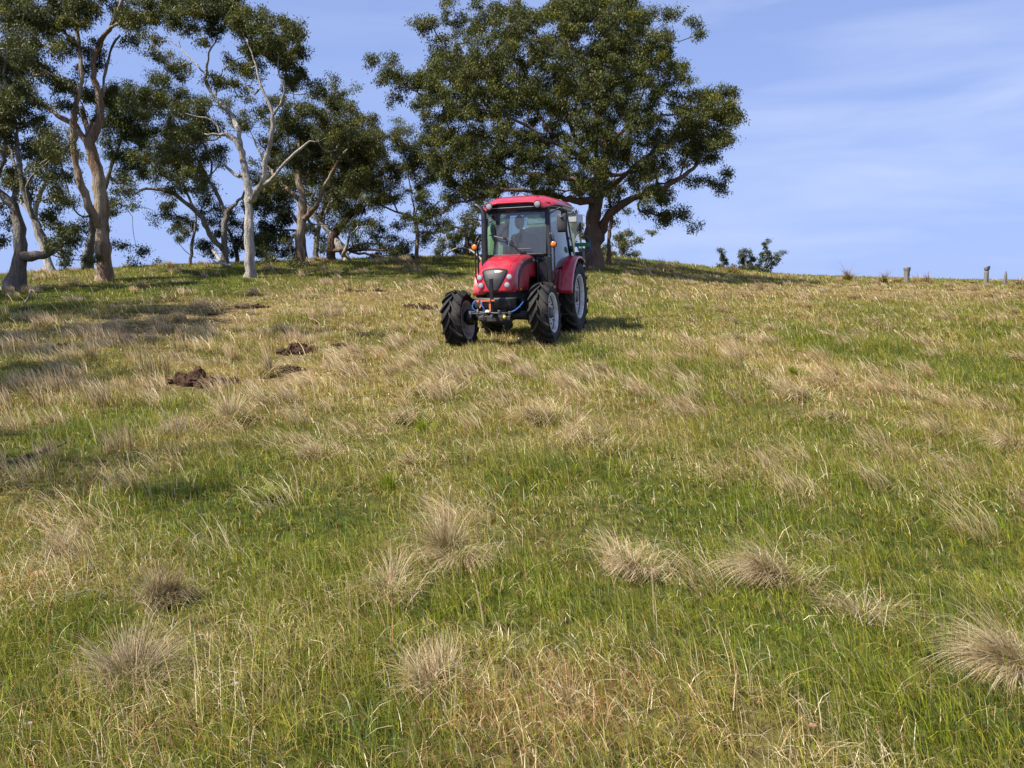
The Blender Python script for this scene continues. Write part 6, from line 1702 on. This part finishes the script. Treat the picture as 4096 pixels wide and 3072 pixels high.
# ------------------------------------------------------------------ tussocks
TL = [
 (132, 690, 62, 66, 'largest brown-grey tussock, near the bottom left', 'grey', .12, 620, 1.0),
 (165, 604, 44, 46, 'grey tussock with a shadowed hollow on its right, left foreground', 'grey', .10, 420, .8),
 (54, 566, 44, 32, 'bushy mauve-grey tussock above the reddish stone', 'grey', .12, 360, .9),
 (392, 602, 44, 66, 'tall tussock leaning left with a dark green foot, near the middle', 'straw', .55, 460, .6),
 (455, 562, 58, 52, 'wide straw tussock spreading to both sides, right of the leaning one', 'straw', .35, 420, 1.0),
 (634, 572, 56, 54, 'straw tussock with a dark green core right of centre', 'straw', .35, 440, 1.0),
 (778, 585, 56, 64, 'tussock with long arching seed stalks sweeping left', 'straw', .45, 400, 1.0),
 (868, 622, 74, 56, 'broad loose tussock between the arching one and the right edge', 'straw', .3, 150, 1.1),
 (1020, 676, 78, 74, 'big pale tussock cut by the right edge of the picture', 'straw', .7, 560, 1.1),
 (436, 690, 70, 62, 'tussock of thin upright stalks ringed by flattened grass, bottom centre', 'straw', .1, 300, 1.0),
 (567, 712, 16, 42, 'narrow upright tuft of dead stalks at bottom centre', 'straw', .05, 70, .4),
 (222, 428, 44, 46, 'upright straw tussock right below the biggest soil heap', 'straw', .12, 420, .7),
 (180, 438, 36, 26, 'low grey tussock on the left side of the upright one', 'grey', .2, 260, .9),
 (548, 424, 50, 40, 'pinkish straw tussock, left one of the pair below the tractor', 'straw', .5, 380, .9),
 (598, 446, 56, 44, 'wind-swept straw tussock, right one of the pair below the tractor', 'straw', .7, 380, .8),
 (430, 396, 52, 28, 'wispy straw tussock straight below the left front wheel', 'straw', .45, 300, .9),
 (412, 424, 34, 34, 'thin drooping tussock left of the bright green tuft', 'straw', .5, 200, .9),
 (322, 458, 34, 26, 'small bent straw tussock in the green grass left of centre', 'straw', .5, 180, .9),
 (1016, 452, 44, 32, 'pale tussock at the right edge above the big one', 'straw', .8, 260, .9),
 (800, 400, 48, 26, 'swept straw tussock in the right half', 'straw', .9, 260, .7),
 (835, 420, 44, 20, 'low tussock just below the swept one on the right', 'straw', .8, 220, .8),
 (735, 342, 40, 16, 'flattened straw tussock right of the tractor shadow', 'straw', .8, 220, .8),
 (268, 378, 22, 30, 'sparse upright stalks beside the strip of bare soil', 'straw', .05, 110, .6),
 (172, 302, 18, 24, 'few tall pale stalks in the shade under the white gum', 'straw', .25, 40, .8),
 (663, 272, 22, 11, 'tan grass clump on the skyline right of the huge gum', 'straw', .1, 300, .8),
 (733, 274, 16, 11, 'rusty grass clump in front of the three far gums', 'rust', .05, 260, .8),
 (905, 430, 40, 14, 'faint matted tussock between the swept one and the right edge', 'straw', .9, 160, .8),
 (420, 470, 50, 18, 'low straw mat below the bright green tuft', 'straw', .7, 220, 1.0),
]
for (px, py, w, h, lab, kd, ln, n, sp) in TL:
    tussock(px, py, w, h, lab, kd, ln, n, spread=sp)
for (px, py, w, h, lab) in [(427, 434, 26, 15, 'bright green tuft below the tractor among straw tussocks'), (797, 376, 18, 12, 'green tuft above the swept straw tussock'), (1003, 336, 22, 9, 'green tuft near the right edge under the fence posts'),
                            (715, 404, 36, 11, 'broad-leaved green tuft in the right half'), (268, 502, 30, 20, 'dark olive tuft left of centre'), (262, 664, 36, 22, 'olive tuft right of the largest brown-grey tussock'), (392, 488, 26, 14, 'small olive tuft just left of centre'),
                            (905, 408, 30, 8, 'flat green clump right of the low tussock')]:
    tussock(px, py, w, h, lab, 'green', .2, 200, name='green_tuft', cat='grass tuft', spread=.9, group='green tufts in the grass')
for (px, py, w, h, lab) in [(848, 280.5, 6, 15, 'first skyline tuft left of the fence posts'), (883, 283, 8, 13, 'second skyline tuft left of the fence posts'), (898, 283.5, 7, 11, 'skyline tuft touching the thick post on its left'),
                            (918, 283.5, 12, 12, 'wide skyline tuft right of the thick post'), (928, 284, 6, 10, 'tiny skyline tuft between the posts'), (1020, 285, 9, 9, 'skyline tuft right of the split post')]:
    tussock(px, py, w, h, lab, 'rust' if w < 8 else 'straw', .15, 90, name='grass_tussock', cat='grass tussock', spread=.6, group='tufts along the skyline')

build_clumps()
build_grass()
